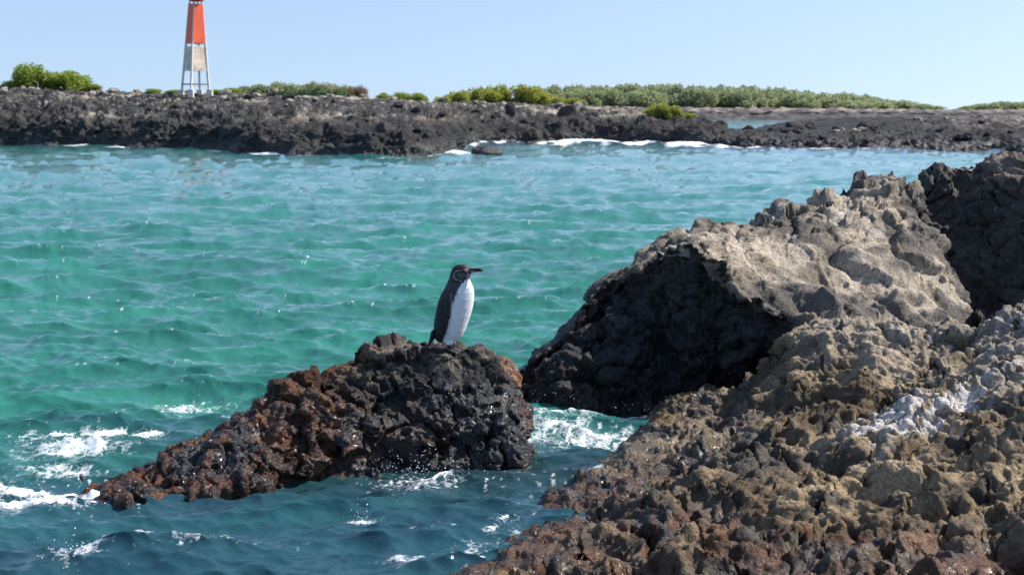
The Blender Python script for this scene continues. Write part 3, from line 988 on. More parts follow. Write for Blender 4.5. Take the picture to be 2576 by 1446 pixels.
# ---- small rocks
def small_rock(label, px, py, Y, rx, ry, rz, seed, c0, c1, wetv, sub=5, name="lava_rock", mat=None):
    bm = bmesh.new()
    bmesh.ops.create_icosphere(bm, subdivisions=sub, radius=1.0)
    v = np.array([x.co[:] for x in bm.verts], dtype=np.float32)
    f_ = np.array([[x.index for x in fc.verts] for fc in bm.faces])
    bm.free()
    L = max(rx, ry, rz)
    s_ = v * np.array((rx, ry, rz), dtype=np.float32)
    w_ = s_ / L * 1.6 + seed
    dd = 0.30 * fbm(w_, 4, seed) + 0.18 * (0.6 - worley(w_ * 2.2, seed + 1)[0]) + 0.06 * (0.6 - worley(w_ * 5.0, seed + 2)[0])
    s_ = s_ * (1 + dd)[:, None]
    me = mesh_np(name, s_, f_)
    attr_c(me, "col", mixc(c0, c1, sst(-0.3, 0.4, fbm(w_ * 2.5, 3, seed + 4))))
    attr_f(me, "wet", np.full(len(v), wetv))
    o = link(name, me, mat or MAT_ROCK)
    o.location = tuple(at(px, py, Y))
    if label:
        tag(o, label, "rock")
    return o


small_rock("small rusty rock poking up between the penguin's rock and the tallest rock", 1268, 965, 10.6, 0.13, 0.20, 0.17, 11,
           (0.09, 0.035, 0.015), (0.25, 0.13, 0.06), 0.7)
small_rock("dark low rock in the water far behind at the right edge", 2575, 392, 26.0, 0.30, 0.4, 0.26, 12, (0.03, 0.028, 0.027), (0.07, 0.06, 0.055), 0.3)
small_rock("low black rock awash at the tip of the far headland", 1225, 383, 70.5, 0.75, 0.9, 0.30, 13, (0.03, 0.028, 0.028), (0.07, 0.06, 0.06), 0.5, 4, mat=MAT_SHORE)

# ================================================================ BOULDERS ON THE FAR SHORE
def boulder_mesh(seed, c0, c1):
    bm = bmesh.new()
    bmesh.ops.create_icosphere(bm, subdivisions=2, radius=1.0)
    v = np.array([x.co[:] for x in bm.verts], dtype=np.float32)
    f_ = np.array([[x.index for x in fc.verts] for fc in bm.faces])
    bm.free()
    dd = 0.35 * fbm(v * 1.3 + seed, 3, seed) + 0.25 * (0.6 - worley(v * 1.4 + seed, seed)[0])
    v = v * (1 + dd)[:, None] * np.array((1.0, 0.8, 0.7), dtype=np.float32)
    me = mesh_np("boulder", v, f_, smooth=False)
    attr_c(me, "col", mixc(c0, c1, sst(-0.3, 0.4, fbm(v * 2.5, 2, seed + 4))))
    attr_f(me, "wet", np.zeros(len(v)))
    return me


dark_b = [boulder_mesh(40 + k, (0.028, 0.027, 0.028), (0.065, 0.06, 0.06)) for k in range(5)]
pale_b = [boulder_mesh(60 + k, (0.22, 0.195, 0.165), (0.36, 0.32, 0.27)) for k in range(4)]
ridge_rows = range(76, nr - 22)


def shore_point(px, frac):
    """a point on the far shore in picture column px; frac 0 at the waterline, 1 at the ridge"""
    r0, r1 = 11, 170
    rr = int(r0 + frac * (r1 - r0))
    rowp = SHP[min(rr, nr - 1)]
    pxs = px_x(rowp[:, 0], rowp[:, 1])
    j = int(np.argmin(np.abs(pxs - px)))
    return rowp[j]


def put_boulder(me, pos, s, label, group):
    o = link("boulder", me, MAT_SHORE)
    o.location = (pos[0], pos[1], pos[2] + 0.2 * s)
    o.rotation_euler = (random.uniform(-0.4, 0.4), random.uniform(-0.4, 0.4), random.uniform(0, 6.28))
    o.scale = (s * random.uniform(0.9, 1.4), s * random.uniform(0.8, 1.2), s * random.uniform(0.7, 1.1))
    return tag(o, label, "boulder", group)


for k in range(185):
    px = random.uniform(-40, 1640) if k < 110 else random.uniform(1900, 2620)
    fr_ = random.uniform(0.25, 1.0)
    put_boulder(random.choice(dark_b), shore_point(px, fr_), random.choice((0.15, 0.2, 0.26, 0.34)),
                "jagged black lava boulder lying on the far rocky shore", "black boulders on the far shore")
for k in range(120):
    px = random.choice((random.uniform(-30, 560), random.uniform(560, 1250), random.uniform(1200, 1500), random.uniform(2100, 2620)))
    fr_ = random.uniform(0.72, 1.0)
    put_boulder(random.choice(pale_b), shore_point(px, fr_), random.choice((0.15, 0.2, 0.26, 0.34)),
                "pale tan boulder on the upper part of the far rocky shore", "pale boulders on the far shore")
put_boulder(dark_b[1], at(1285, 284, 98), 1.0, "tall black boulder standing in for a jagged shadow, left of the other one on the far shore", "boulders standing in for shadows on the far shore").scale = (0.38, 0.4, 0.75)  # two black boulders added where the shore has only dark jagged shadows
put_boulder(dark_b[3], at(1425, 288, 98), 1.0, "wide black boulder standing in for a jagged shadow, right of the other one on the far shore", "boulders standing in for shadows on the far shore").scale = (0.75, 0.5, 0.5)
o = put_boulder(pale_b[0], at(685, 240, 99.5), 0.5, "largest whitish boulder on the ridge right of the beacon tower", None)
o.scale = (0.75, 0.5, 0.30)
o = put_boulder(pale_b[2], at(565, 238, 99), 0.4, "pale grey boulder beside the right foot of the beacon tower", None)
o.scale = (0.5, 0.5, 0.35)
for k_, (px, s) in enumerate(((1812, 0.7), (1880, 0.5), (2000, 0.75), (2035, 0.6), (2105, 0.5), (2165, 0.6))):
    put_boulder(random.choice(dark_b), shore_point(px, 0.97), s, "black lava hump against the lagoon behind, " + ["first", "second", "third", "fourth", "fifth", "sixth"][k_] + " from the left", "lava humps before the lagoon")

# ================================================================ BEACON TOWER
MAT_RED = simple_material("red_paint", (0.74, 0.105, 0.045), 0.5, 0.22, 2.0)
MAT_WHITE = simple_material("weathered_white_paint", (0.66, 0.60, 0.52), 0.6, 0.18, 4.0)
MAT_BEIGE = simple_material("stained_beige_panel", (0.60, 0.50, 0.39), 0.7, 0.35, 1.6)
MAT_RUST = simple_material("grey_steel", (0.20, 0.17, 0.16), 0.6, 0.25, 5.0)
MAT_DARKSTEEL = simple_material("dark_steel", (0.07, 0.06, 0.06), 0.6, 0.2, 5.0)


def box_between(bm, a, b_, w_, h_=None):
    a, b_ = Vector(a), Vector(b_)
    h_ = h_ or w_
    dv = b_ - a
    L = dv.length
    q_ = dv.to_track_quat('Z', 'Y')
    r_ = bmesh.ops.create_cube(bm, size=1.0)
    for v_ in r_["verts"]:
        v_.co = a + q_ @ Vector((v_.co.x * w_, v_.co.y * h_, (v_.co.z + 0.5) * L))


def bm_obj(name, bm, mat, parent, smooth=False):
    me = bpy.data.meshes.new(name)
    bmesh.ops.recalc_face_normals(bm, faces=bm.faces[:])
    bm.to_mesh(me)
    bm.free()
    if smooth:
        for pl in me.polygons:
            pl.use_smooth = True
    return link(name, me, mat, parent)


TY = 100.0
tb = at(491.5, 231, TY)
tower = empty("beacon_tower", tuple(tb))
tag(tower, "red and white steel beacon tower on the lava ridge", "beacon tower")
PXM = F / TY


def zt(py):
    return (231 - py) / PXM


phi = math.radians(40)


def corner(k, z_):
    # half side shrinks with height (visible width = side * (cos + sin))
    wid = np.interp(z_, [0, zt(112), zt(15), zt(2)], [73 / PXM, 46.5 / PXM, 31 / PXM, 29 / PXM]) / (math.cos(phi) + math.sin(phi))
    hs = wid / 2
    cx, cy = ((-1, -1), (1, -1), (1, 1), (-1, 1))[k]
    x_, y_ = cx * hs, cy * hs
    c_, s_ = math.cos(phi), math.sin(phi)
    lean = 0.033 * z_
    return Vector((x_ * c_ - y_ * s_ + lean, x_ * s_ + y_ * c_, z_))


for k in range(4):
    bm = bmesh.new()
    box_between(bm, corner(k, -0.6), corner(k, zt(14)), 0.13)
    bm_obj("leg", bm, MAT_WHITE, tower)
    bm = bmesh.new()
    bmesh.ops.create_cube(bm, size=1.0)
    for v_ in bm.verts:
        v_.co = corner(k, -0.15) + Vector((v_.co.x * 0.38, v_.co.y * 0.38, v_.co.z * 0.55))
    bm_obj("footing", bm, MAT_WHITE, tower)


def panel(bm, k, z0, z1, out_=0.05, th=0.03, inset=0.0):
    a, b_ = corner(k, z0), corner((k + 1) % 4, z0)
    c_, d_ = corner((k + 1) % 4, z1), corner(k, z1)
    nrm = (b_ - a).cross(d_ - a).normalized()
    if nrm.dot((a + b_) / 2 - Vector((0.033 * z0, 0, z0))) < 0:
        nrm = -nrm
    a2, b2, c2_, d2_ = a.lerp(b_, inset), a.lerp(b_, 1 - inset), d_.lerp(c_, 1 - inset), d_.lerp(c_, inset)
    vs_ = [bm.verts.new(v_ + nrm * o_) for o_ in (out_, out_ + th) for v_ in (a2, b2, c2_, d2_)]
    for f_ in ((0, 1, 2, 3), (4, 5, 6, 7), (0, 1, 5, 4), (1, 2, 6, 5), (2, 3, 7, 6), (3, 0, 4, 7)):
        bm.faces.new([vs_[i_] for i_ in f_])


for k in range(4):
    bm = bmesh.new()
    panel(bm, k, zt(112), zt(17), 0.07, 0.03, -0.03)
    bm_obj("red_panel", bm, MAT_RED, tower)
    bm = bmesh.new()
    panel(bm, k, zt(175), zt(125), 0.0, 0.03, 0.10)
    bm_obj("beige_panel", bm, MAT_BEIGE, tower)
    for (py, mt, th) in ((112, MAT_WHITE, 0.09), (122, MAT_WHITE, 0.10), (178, MAT_WHITE, 0.10), (213, MAT_RUST, 0.08)):
        bm = bmesh.new()
        box_between(bm, corner(k, zt(py)), corner((k + 1) % 4, zt(py)), th)
        bm_obj("crossbar", bm, mt, tower)
    bm = bmesh.new()
    box_between(bm, corner(k, zt(17)), corner(k, zt(9)), 0.07)
    bm_obj("post", bm, MAT_RUST, tower)
# gallery: a dish with a raised rim, and the lantern on it (above the picture)
bm = bmesh.new()
seg = 8
prof = [(0.26, zt(11)), (0.40, zt(9.5)), (0.78, zt(3.5)), (0.80, zt(1.0)), (0.74, zt(1.0)), (0.38, zt(7)), (0.20, zt(8))]
rings = []
for (r_, z_) in prof:
    ring = []
    for s_ in range(seg):
        an = 2 * math.pi * (s_ + 0.5) / seg
        ring.append(bm.verts.new((r_ * math.cos(an) + 0.033 * z_, r_ * math.sin(an), z_)))
    rings.append(ring)
for a_ in range(len(rings) - 1):
    for s_ in range(seg):
        bm.faces.new((rings[a_][s_], rings[a_][(s_ + 1) % seg], rings[a_ + 1][(s_ + 1) % seg], rings[a_ + 1][s_]))
bm.faces.new(rings[0])
bm.faces.new(rings[-1])
bm_obj("gallery", bm, MAT_RED, tower)
bm = bmesh.new()
bmesh.ops.create_cone(bm, cap_ends=True, segments=12, radius1=0.24, radius2=0.20, depth=0.6, matrix=Matrix.Translation((0.033 * zt(-6), 0, zt(-1))))
bm_obj("lantern", bm, MAT_WHITE, tower, False)

# ================================================================ PLANTS
LEAF_BRIGHT = leaf_material("leaf_bright", (0.20, 0.28, 0.04), (0.38, 0.44, 0.08))
LEAF_YELLOW = leaf_material("leaf_yellow", (0.27, 0.30, 0.045), (0.44, 0.44, 0.09))
LEAF_GREY = leaf_material("leaf_grey", (0.25, 0.28, 0.13), (0.36, 0.37, 0.19))
LEAF_FAR_HAZE = leaf_material("leaf_far_haze", (0.30, 0.345, 0.175), (0.41, 0.45, 0.24))  # paler and greyer: distance haze mixed into the leaf colour
LEAF_DRY = leaf_material("twig_dry", (0.28, 0.20, 0.13), (0.36, 0.27, 0.19))


def crown_mesh(seed, n_leaf, leaf, mat, lobes=7, flat=0.75, twig=False):
    """crown about 1 high and 1 in radius, of leaf sized faces spread through several lobes"""
    r = np.random.default_rng(seed)
    lc = []
    for k in range(lobes):
        a = r.uniform(0, 2 * np.pi)
        rad = r.uniform(0.15, 0.68)
        hgt = r.uniform(0.25, 0.78) * (1 - 0.35 * rad)
        lc.append((rad * np.cos(a), rad * np.sin(a), hgt, r.uniform(0.22, 0.42)))
    lc.append((0, 0, 0.62, 0.36))
    lc = np.array(lc)
    pick = r.integers(0, len(lc), n_leaf)
    dirs = r.normal(size=(n_leaf, 3))
    dirs /= np.linalg.norm(dirs, axis=1, keepdims=True)
    rr = lc[pick, 3] * (0.35 + 0.65 * r.random(n_leaf) ** 0.5) * (1 + 0.12 * r.normal(size=n_leaf))
    c = lc[pick, :3] + dirs * rr[:, None] * np.array((1.0, 1.0, flat))
    c[:, 2] = np.abs(c[:, 2])
    e1 = r.normal(size=(n_leaf, 3))
    if twig:
        e1[:, 2] = np.abs(e1[:, 2]) * 2.5
    e1 /= np.linalg.norm(e1, axis=1, keepdims=True)
    e2 = np.cross(e1, r.normal(size=(n_leaf, 3)))
    e2 /= np.linalg.norm(e2, axis=1, keepdims=True)
    s = leaf * r.uniform(0.6, 1.3, n_leaf)[:, None]
    w_ = 0.12 if twig else 0.55
    V_ = np.stack([c - e1 * s, c + e2 * s * w_, c + e1 * s, c - e2 * s * w_], axis=1).reshape(-1, 3)
    me = mesh_np("crown", V_, np.arange(n_leaf * 4).reshape(-1, 4), smooth=False)
    me.materials.append(mat)
    return me


def trunk_mesh(seed, thick=0.05):
    r = random.Random(seed)
    bm = bmesh.new()
    stems = 4
    for k in range(stems):
        a = 2 * math.pi * k / stems + r.uniform(-0.4, 0.4)
        p0 = Vector((0.06 * math.cos(a), 0.06 * math.sin(a), -0.25))
        p1 = p0 + Vector((0.15 * math.cos(a), 0.15 * math.sin(a), 0.55))
        p2 = p1 + Vector((0.30 * math.cos(a + 0.3), 0.30 * math.sin(a + 0.3), r.uniform(0.2, 0.4)))
        pts, rad = [p0, p1, p2], [thick, thick * 0.7, thick * 0.25]
        prev = None
        for q_, rr in zip(pts, rad):
            ring = [bm.verts.new(q_ + Vector((rr * math.cos(t), rr * math.sin(t), 0))) for t in (0, 1.257, 2.513, 3.77, 5.027)]
            if prev:
                for i_ in range(5):
                    bm.faces.new((prev[i_], prev[(i_ + 1) % 5], ring[(i_ + 1) % 5], ring[i_]))
            prev = ring
    me = bpy.data.meshes.new("trunk")
    bm.to_mesh(me)
    bm.free()
    me.materials.append(MAT_BARK)
    return me


trunks = [trunk_mesh(k) for k in range(4)]


def plant(name, crown, loc, rx, hz_, label, cat, group, ry=None):
    t = empty(name, tuple(loc))
    tag(t, label, cat, group)
    cr = link("crown", crown, None, t)
    tr = link("trunk", random.choice(trunks), None, t)
    s = (rx, ry or rx * 0.9, hz_)
    t.scale = s
    t.rotation_euler = (0, 0, random.uniform(-0.5, 0.5))
    return t


cr_b = [crown_mesh(500 + k, 4200, 0.050, LEAF_BRIGHT, 9) for k in range(3)]
cr_y = [crown_mesh(520 + k, 3000, 0.060, LEAF_YELLOW, 8) for k in range(3)]
cr_g = [crown_mesh(540 + k, 2600, 0.060, LEAF_GREY, 8) for k in range(3)]
cr_f = [crown_mesh(560 + k, 2600, 0.060, LEAF_FAR_HAZE, 8, 0.8) for k in range(5)]
cr_d = crown_mesh(580, 1500, 0.13, LEAF_DRY, 6, 0.9, True)


ORD = ["first", "second", "third", "fourth", "fifth", "sixth", "seventh", "eighth", "ninth", "tenth", "eleventh", "twelfth"]


def put_plant(name, crown, px, py_base, py_top, half_px, Y, label, cat, group):
    loc = at(px, py_base, Y)
    h = (py_base - py_top) / F * Y
    return plant(name, crown, loc, 1.3 * half_px / F * Y, h / 0.86, label, cat, group)


LB = "large bright green bush left of the beacon tower, "
put_plant("mangrove_bush", cr_b[0], 95, 226, 166, 52, 106, LB + "the tallest", "bush", None)
put_plant("mangrove_bush", cr_b[1], 176, 228, 179, 52, 106.5, LB + "lower lobe on its right", "bush", None)
put_plant("mangrove_bush", cr_b[2], 137, 228, 184, 50, 107, LB + "lobe filling the middle", "bush", None)
put_plant("mangrove_bush", cr_b[2], 34, 226, 205, 40, 106, "low green bush at the foot of the large mangrove, on its left", "bush", None)
put_plant("mangrove_bush", cr_b[0], 235, 230, 212, 40, 107, "low green bush trailing right of the large mangrove", "bush", None)
for k_, (px, tp, hw) in enumerate(sorted(((385, 224, 26), (440, 226, 30), (545, 226, 26), (585, 222, 30)))):
    put_plant("shrub", random.choice(cr_b), px, 238, tp, hw, 106, "low green shrub on the ridge by the beacon tower, " + ORD[k_] + " from the left", "shrub", "low shrubs near the beacon tower")
for k_, (px, tp, hw) in enumerate(sorted(((612, 222, 36), (650, 216, 44), (700, 210, 50), (745, 216, 44), (790, 212, 50), (835, 214, 48), (875, 220, 44)))):
    put_plant("shrub", random.choice(cr_g), px, 252, tp - 2, hw, 150, "grey green shrub right of the beacon tower, " + ORD[k_] + " from the left", "shrub", "grey scrub right of the beacon tower")
put_plant("dry_shrub", cr_d, 905, 252, 218, 34, 125, "leafless pinkish dry shrub at the end of the grey scrub", "shrub", None)
for k_, (px, tp, hw) in enumerate(sorted(((965, 234, 24), (1010, 234, 30), (1048, 234, 28)))):
    put_plant("shrub", random.choice(cr_b), px, 262, tp, hw, 125, "small green bush in the dip of the far ridge, " + ORD[k_] + " from the left", "shrub", "small bushes in the dip of the ridge")
for k_, (px, tp, hw) in enumerate(sorted(((1120, 246, 30), (1165, 232, 40), (1210, 224, 42), (1262, 218, 46), (1318, 220, 48), (1365, 234, 44), (1410, 248, 36), (1448, 250, 26), (1140, 240, 24), (1240, 232, 40), (1335, 236, 46)))):
    put_plant("mangrove_bush", random.choice(cr_y), px, 274, tp - 3, hw, 122 + random.uniform(-3, 3), "yellow green bush in the thicket mid ridge, " + ORD[k_] + " from the left", "bush", "yellow green thicket on the far ridge")
for k_, (px, tp, hw) in enumerate(sorted(((1640, 276, 30), (1668, 264, 34), (1700, 270, 30), (1730, 288, 22)))):
    put_plant("mangrove_bush", random.choice(cr_y), px, 302, tp - 3, hw, 103 + random.uniform(-1, 1), "bright bush beside the left end of the lagoon, " + ORD[k_] + " from the left", "bush", "bright bushes beside the lagoon")
# the green belt beyond the lagoon
TX = [1330, 1400, 1500, 1650, 1760, 1850, 1930, 2000, 2100, 2180, 2250, 2300, 2340, 2375]
TT_ = [227, 222, 222, 219, 220, 220, 228, 232, 237, 246, 256, 263, 269, 277]
for row in range(3):
    for k in range(26):
        px = 1335 + k * 40.5 + random.uniform(-16, 16) + row * 13
        if px > 2370:
            continue
        tp = np.interp(px, TX, TT_) + random.uniform(-5, 4) + (row == 0) * random.uniform(4, 16)
        if tp > 272:
            continue
        Y = 345 + row * 14 + random.uniform(-4, 4)
        put_plant("mangrove_tree", random.choice(cr_f), px, 279, tp, random.uniform(34, 54), Y,
                  "grey green mangrove in the long belt of trees beyond the lagoon", "tree", "mangrove belt beyond the lagoon")
for k in range(22):
    px = 2412 + k * 17 + random.uniform(-8, 8)
    tp = np.interp(px, [2400, 2440, 2500, 2580, 2800], [276, 265, 259, 258, 256]) + random.uniform(-2, 4)
    put_plant("mangrove_tree", random.choice(cr_f), px, 282, tp, random.uniform(22, 34), 350 + random.uniform(-6, 12),
              "grey green mangrove in the far low clump at the right edge", "tree", "mangrove clump at the right edge")

# ================================================================ THE PENGUIN
def closed_tube(bm, rings):
    prev = None
    first = None
    for ring in rings:
        vs_ = [bm.verts.new(v_) for v_ in ring]
        if prev:
            n_ = len(vs_)
            for i_ in range(n_):
                bm.faces.new((prev[i_], prev[(i_ + 1) % n_], vs_[(i_ + 1) % n_], vs_[i_]))
        else:
            first = vs_
        prev = vs_
    bm.faces.new(list(reversed(first)))
    bm.faces.new(prev)


PS = 919.0


def pc(x, y):
    return (x - 480.0) / PS, (690.0 - y) / PS


def tube(bm, path, seg=20):
    """path: (centre xyz, half size along a, half size along b, a-axis, b-axis)"""
    rings = []
    for (c_, ra, rb, a_, b_) in path:
        c_, a_, b_ = Vector(c_), Vector(a_), Vector(b_)
        rings.append([c_ + a_ * (ra * math.cos(2 * math.pi * s_ / seg)) + b_ * (rb * math.sin(2 * math.pi * s_ / seg)) for s_ in range(seg)])
    closed_tube(bm, rings)


bm = bmesh.new()
body_sl = [  # y, front, back, half width
    (173, 545, 508, .010), (178, 560, 492, .022), (188, 572, 478, .031), (205, 580, 466, .037), (225, 584, 459, .039), (245, 582, 453, .038),
    (265, 577, 447, .038), (285, 586, 438, .043), (310, 598, 425, .052), (340, 603, 411, .060), (380, 602, 394, .068), (430, 594, 376, .074),
    (480, 580, 363, .077), (530, 562, 355, .076), (570, 546, 353, .072), (600, 530, 356, .065), (625, 512, 362, .056), (642, 488, 378, .042), (652, 460, 400, .020)]
path = []
for (y, xf, xb, hw) in body_sl:
    xa, za = pc((xf + xb) / 2, y)
    path.append(((xa, 0, za), (xf - xb) / 2 / PS, hw, (1, 0, 0), (0, 1, 0)))
tube(bm, path, 28)
# tail
tail = [((370, 560), .040, .050), ((352, 610), .030, .044), ((335, 645), .018, .036), ((318, 674), .006, .022)]
tube(bm, [((pc(*c_)[0], 0, pc(*c_)[1]), ra, rb, (0.87, 0, 0.5), (0, 1, 0)) for (c_, ra, rb) in tail], 16)
# beak: a thick base, the upper half hooked at the tip
bk = [((560, 214), .025, .020), ((582, 209), .0185, .015), ((604, 206.5), .0145, .011), ((630, 203.5), .0125, .0085), ((648, 204), .0105, .0070), ((657, 210), .004, .0035)]
tube(bm, [((pc(*c_)[0], 0, pc(*c_)[1]), ra, rb, (0.05, 0, 1), (0, 1, 0)) for (c_, ra, rb) in bk], 14)
# flippers, close to the body
FL = [((448, 318), .020, .012, .046), ((445, 350), .036, .013, .058), ((436, 400), .045, .012, .070), ((432, 460), .046, .011, .079), ((428, 520), .042, .010, .083),
      ((424, 570), .031, .008, .082), ((420, 600), .018, .006, .078), ((417, 612), .005, .003, .075)]
for sd in (-1, 1):
    tube(bm, [((pc(*c_)[0], sd * (off + 0.006), pc(*c_)[1]), ra, rb, (1, 0, 0.1), (0, 1, 0)) for (c_, ra, rb, off) in FL], 16)
# legs and webbed feet, three toes each
for sd in (-1, 1):
    yy = sd * 0.034
    lx, lz = pc(455, 630)
    fx, fz = pc(462, 680)
    tube(bm, [((lx, yy, lz), .030, .026, (1, 0, 0), (0, 1, 0)), (((lx + fx) / 2, yy, (lz + fz) / 2), .022, .018, (1, 0, 0), (0, 1, 0)), ((fx, yy, fz - 0.01), .016, .014, (1, 0, 0), (0, 1, 0))], 12)
    for ta in (-0.32, 0.0, 0.32):
        dx_, dy_ = math.cos(ta), math.sin(ta)
        L = 0.080 if ta == 0 else 0.072
        pts = [(0.0, 0.0115, .010), (0.35, 0.0105, .009), (0.7, 0.0105, .0075), (0.93, 0.0095, .0065), (1.05, 0.003, .002)]
        tube(bm, [((fx - 0.015 + dx_ * L * t, yy + dy_ * L * t, fz - 0.006 - 0.020 * t), r_, h_, (-dy_, dx_, 0), (0.2, 0, 1)) for (t, r_, h_) in pts], 10)
    w_ = [((fx - 0.012, yy, fz - 0.006), .014, .006), ((fx + 0.03, yy, fz - 0.016), .026, .0055), ((fx + 0.050, yy, fz - 0.021), .027, .004)]
    tube(bm, [(c_, ra, rb, (0, 1, 0), (0.3, 0, 1)) for (c_, ra, rb) in w_], 12)
bmesh.ops.recalc_face_normals(bm, faces=bm.faces[:])
me0 = bpy.data.meshes.new("penguin_raw")
bm.to_mesh(me0)
bm.free()
tmp = bpy.data.objects.new("penguin_raw", me0)
COL.objects.link(tmp)
md = tmp.modifiers.new("r", 'REMESH')
md.mode = 'VOXEL'
md.voxel_size = 0.0026
ms = tmp.modifiers.new("s", 'SMOOTH')
ms.factor = 0.5
ms.iterations = 4
dg = bpy.context.evaluated_depsgraph_get()
meP = bpy.data.meshes.new_from_object(tmp.evaluated_get(dg))
bpy.data.objects.remove(tmp)
for pl in meP.polygons:
    pl.use_smooth = True
pv = np.empty(len(meP.vertices) * 3, dtype=np.float32)
meP.vertices.foreach_get("co", pv)
pv = pv.reshape(-1, 3)
cx_, cy_ = pv[:, 0] * PS + 480.0, 690.0 - pv[:, 2] * PS
ay = np.abs(pv[:, 1])
mot = fbm(pv * 120.0, 2, 601)
mot2 = fbm(pv * 45.0, 3, 605)
dark = mixc((0.014, 0.0145, 0.017), (0.034, 0.033, 0.034), sst(-0.3, 0.5, mot2))
white = mixc((0.78, 0.78, 0.77), (0.86, 0.85, 0.83), sst(-0.3, 0.5, mot2))
# white breast and belly: front of a line that runs down the flank
bx = np.interp(cy_, [250, 262, 285, 310, 340, 380, 420, 470, 530, 590, 640, 660], [600, 556, 535, 520, 508, 490, 474, 462, 456, 440, 418, 418])
edge = cx_ - bx + 10 * mot + 6 * mot2
wm = sst(-5, 5, edge) * (cy_ > 255) * (cy_ < 668)
# dark mottled collar and flank stripe
stripe = 1.25 * np.exp(-((edge - 8) / 12.0) ** 2) * sst(330, 360, cy_) * sst(440, 400, cy_)
speck = stripe * sst(-0.1, 0.3, mot)
speck = np.maximum(speck, sst(0.50, 0.58, fbm(pv * 70.0, 2, 611)) * 0.6 * (cy_ > 300) * (cy_ < 470))
wm = wm * (1 - 0.75 * speck)
fxx = np.interp(cy_, [300, 318, 350, 400, 460, 520, 570, 600, 612], [448, 448, 445, 436, 432, 428, 424, 420, 417])
fw = np.interp(cy_, [300, 318, 350, 400, 460, 520, 570, 600, 612, 616], [10, 20, 33, 43, 44, 41, 31, 19, 8, 0])
foff = np.interp(cy_, [300, 318, 350, 400, 460, 520, 570, 600, 612], [.044, .046, .058, .070, .079, .083, .082, .078, .075])
onf = (np.abs(cx_ - fxx) < fw + 4) & (cy_ > 300) & (cy_ < 618) & (ay > foff - 0.0045)
wm = np.where(onf, 0.0, wm)
# white face line: from above the eye round the cheek to the throat; pale chin
ex, ey = (cx_ - 533.0) / 47.0, (cy_ - 236.0) / 31.0
er = np.sqrt(ex * ex + ey * ey)
line = (0.35 + 0.6 * (mot2 > -0.05)) * 0.6 * sst(0.10, 0.03, np.abs(er - 1.0 - 0.05 * mot2)) * (cx_ < 538) * (ay > 0.010) * (cy_ < 272) * (1 - 0.3 * (ey > 0))
chin = sst(0.0, 1.0, (cx_ - 556) / 14.0) * (cy_ > 226) * (cy_ < 262) * 0.75
lore = np.exp(-(((cx_ - 560) / 10.0) ** 2 + ((cy_ - 203) / 7.0) ** 2)) * 0.6
head = (cy_ < 270)
headc = mixc((0.020, 0.020, 0.022), (0.048, 0.045, 0.044), sst(-0.3, 0.5, mot2))
colp = np.where(head[:, None], headc, dark)
colp = mixc(colp, (0.17, 0.16, 0.15), 0.55 * sst(0.75, 0.3, er) * head)
colp = mixc(colp, white, wm)
fedge = np.abs(cx_ - fxx - fw) < 3.5
colp = mixc(colp, (0.22, 0.21, 0.20), 0.8 * (fedge & onf & (cy_ > 340)))
colp = mixc(colp, (0.075, 0.07, 0.066), 0.6 * sst(395, 300, cy_) * sst(270, 300, cy_) * (1 - wm))  # sunlight on nape and shoulder, painted as paler grey brown
colp = mixc(colp, (0.70, 0.68, 0.65), np.clip(1.35 * line, 0, 1))
colp = mixc(colp, (0.48, 0.46, 0.45), np.clip(chin, 0, 1) * (0.6 + 0.4 * (mot > 0)))
colp = mixc(colp, (0.50, 0.42, 0.38), np.clip(lore, 0, 1))
beakm = (cx_ > 583) & (cy_ < 222)
colp = np.where(beakm[:, None], np.array((0.022, 0.021, 0.022), dtype=np.float32), colp)
lowb = beakm & (cy_ > 208) & (cx_ < 612)
colp = np.where(lowb[:, None], np.array((0.30, 0.20, 0.17), dtype=np.float32), colp)
feet = (cy_ > 652 + 6 * mot) & (cx_ > 425)
colp = np.where(feet[:, None], mixc((0.025, 0.024, 0.024), (0.09, 0.08, 0.075), sst(0.0, 0.4, mot2)), colp)
attr_c(meP, "col", colp)
meP.name = "body"
MAT_PENG, nt, b, out = new_mat("penguin_plumage")
col_n = N(nt, "ShaderNodeAttribute", attribute_name="col")
tc = nt.nodes.new("ShaderNodeTexCoord")
mp = nt.nodes.new("ShaderNodeMapping")
mp.inputs["Scale"].default_value = (1.0, 1.0, 0.35)
nt.links.new(tc.outputs["Object"], mp.inputs["Vector"])
nn = noise_node(nt, 190.0, 4, 0.6, mp.outputs[0])
f = maprange(nt, nn.outputs["Fac"], 0.3, 0.7, 0.82, 1.18)
comb = nt.nodes.new("ShaderNodeCombineColor")
for k in range(3):
    nt.links.new(f, comb.inputs[k])
nt.links.new(mixrgb(nt, 1.0, col_n.outputs["Color"], comb.outputs[0], 'MULTIPLY'), b.inputs["Base Color"])
b.inputs["Roughness"].default_value = 0.55
b.inputs["Specular IOR Level"].default_value = 0.28
bpn = nt.nodes.new("ShaderNodeBump")
bpn.inputs["Distance"].default_value = 0.003
bpn.inputs["Strength"].default_value = 0.6
nt.links.new(nn.outputs["Fac"], bpn.inputs["Height"])
nt.links.new(bpn.outputs[0], b.inputs["Normal"])
MAT_EYE = simple_material("penguin_eye", (0.02, 0.012, 0.010), 0.1, 0.05, 20.0)

ppos = at(1143, 880, 9.17)
penguin = empty("penguin", tuple(ppos))
penguin.rotation_euler = (0, 0, math.radians(-12))
tag(penguin, "black and white penguin standing on the dark rock, facing right", "penguin")
link("body", meP, MAT_PENG, penguin)
for sd in (-1, 1):
    bm = bmesh.new()
    bmesh.ops.create_uvsphere(bm, u_segments=12, v_segments=8, radius=0.0055)
    e_ = bm_obj("eye", bm, MAT_EYE, penguin, True)
    ex_, ez_ = pc(547, 208)
    e_.location = (ex_, sd * 0.0335, ez_)

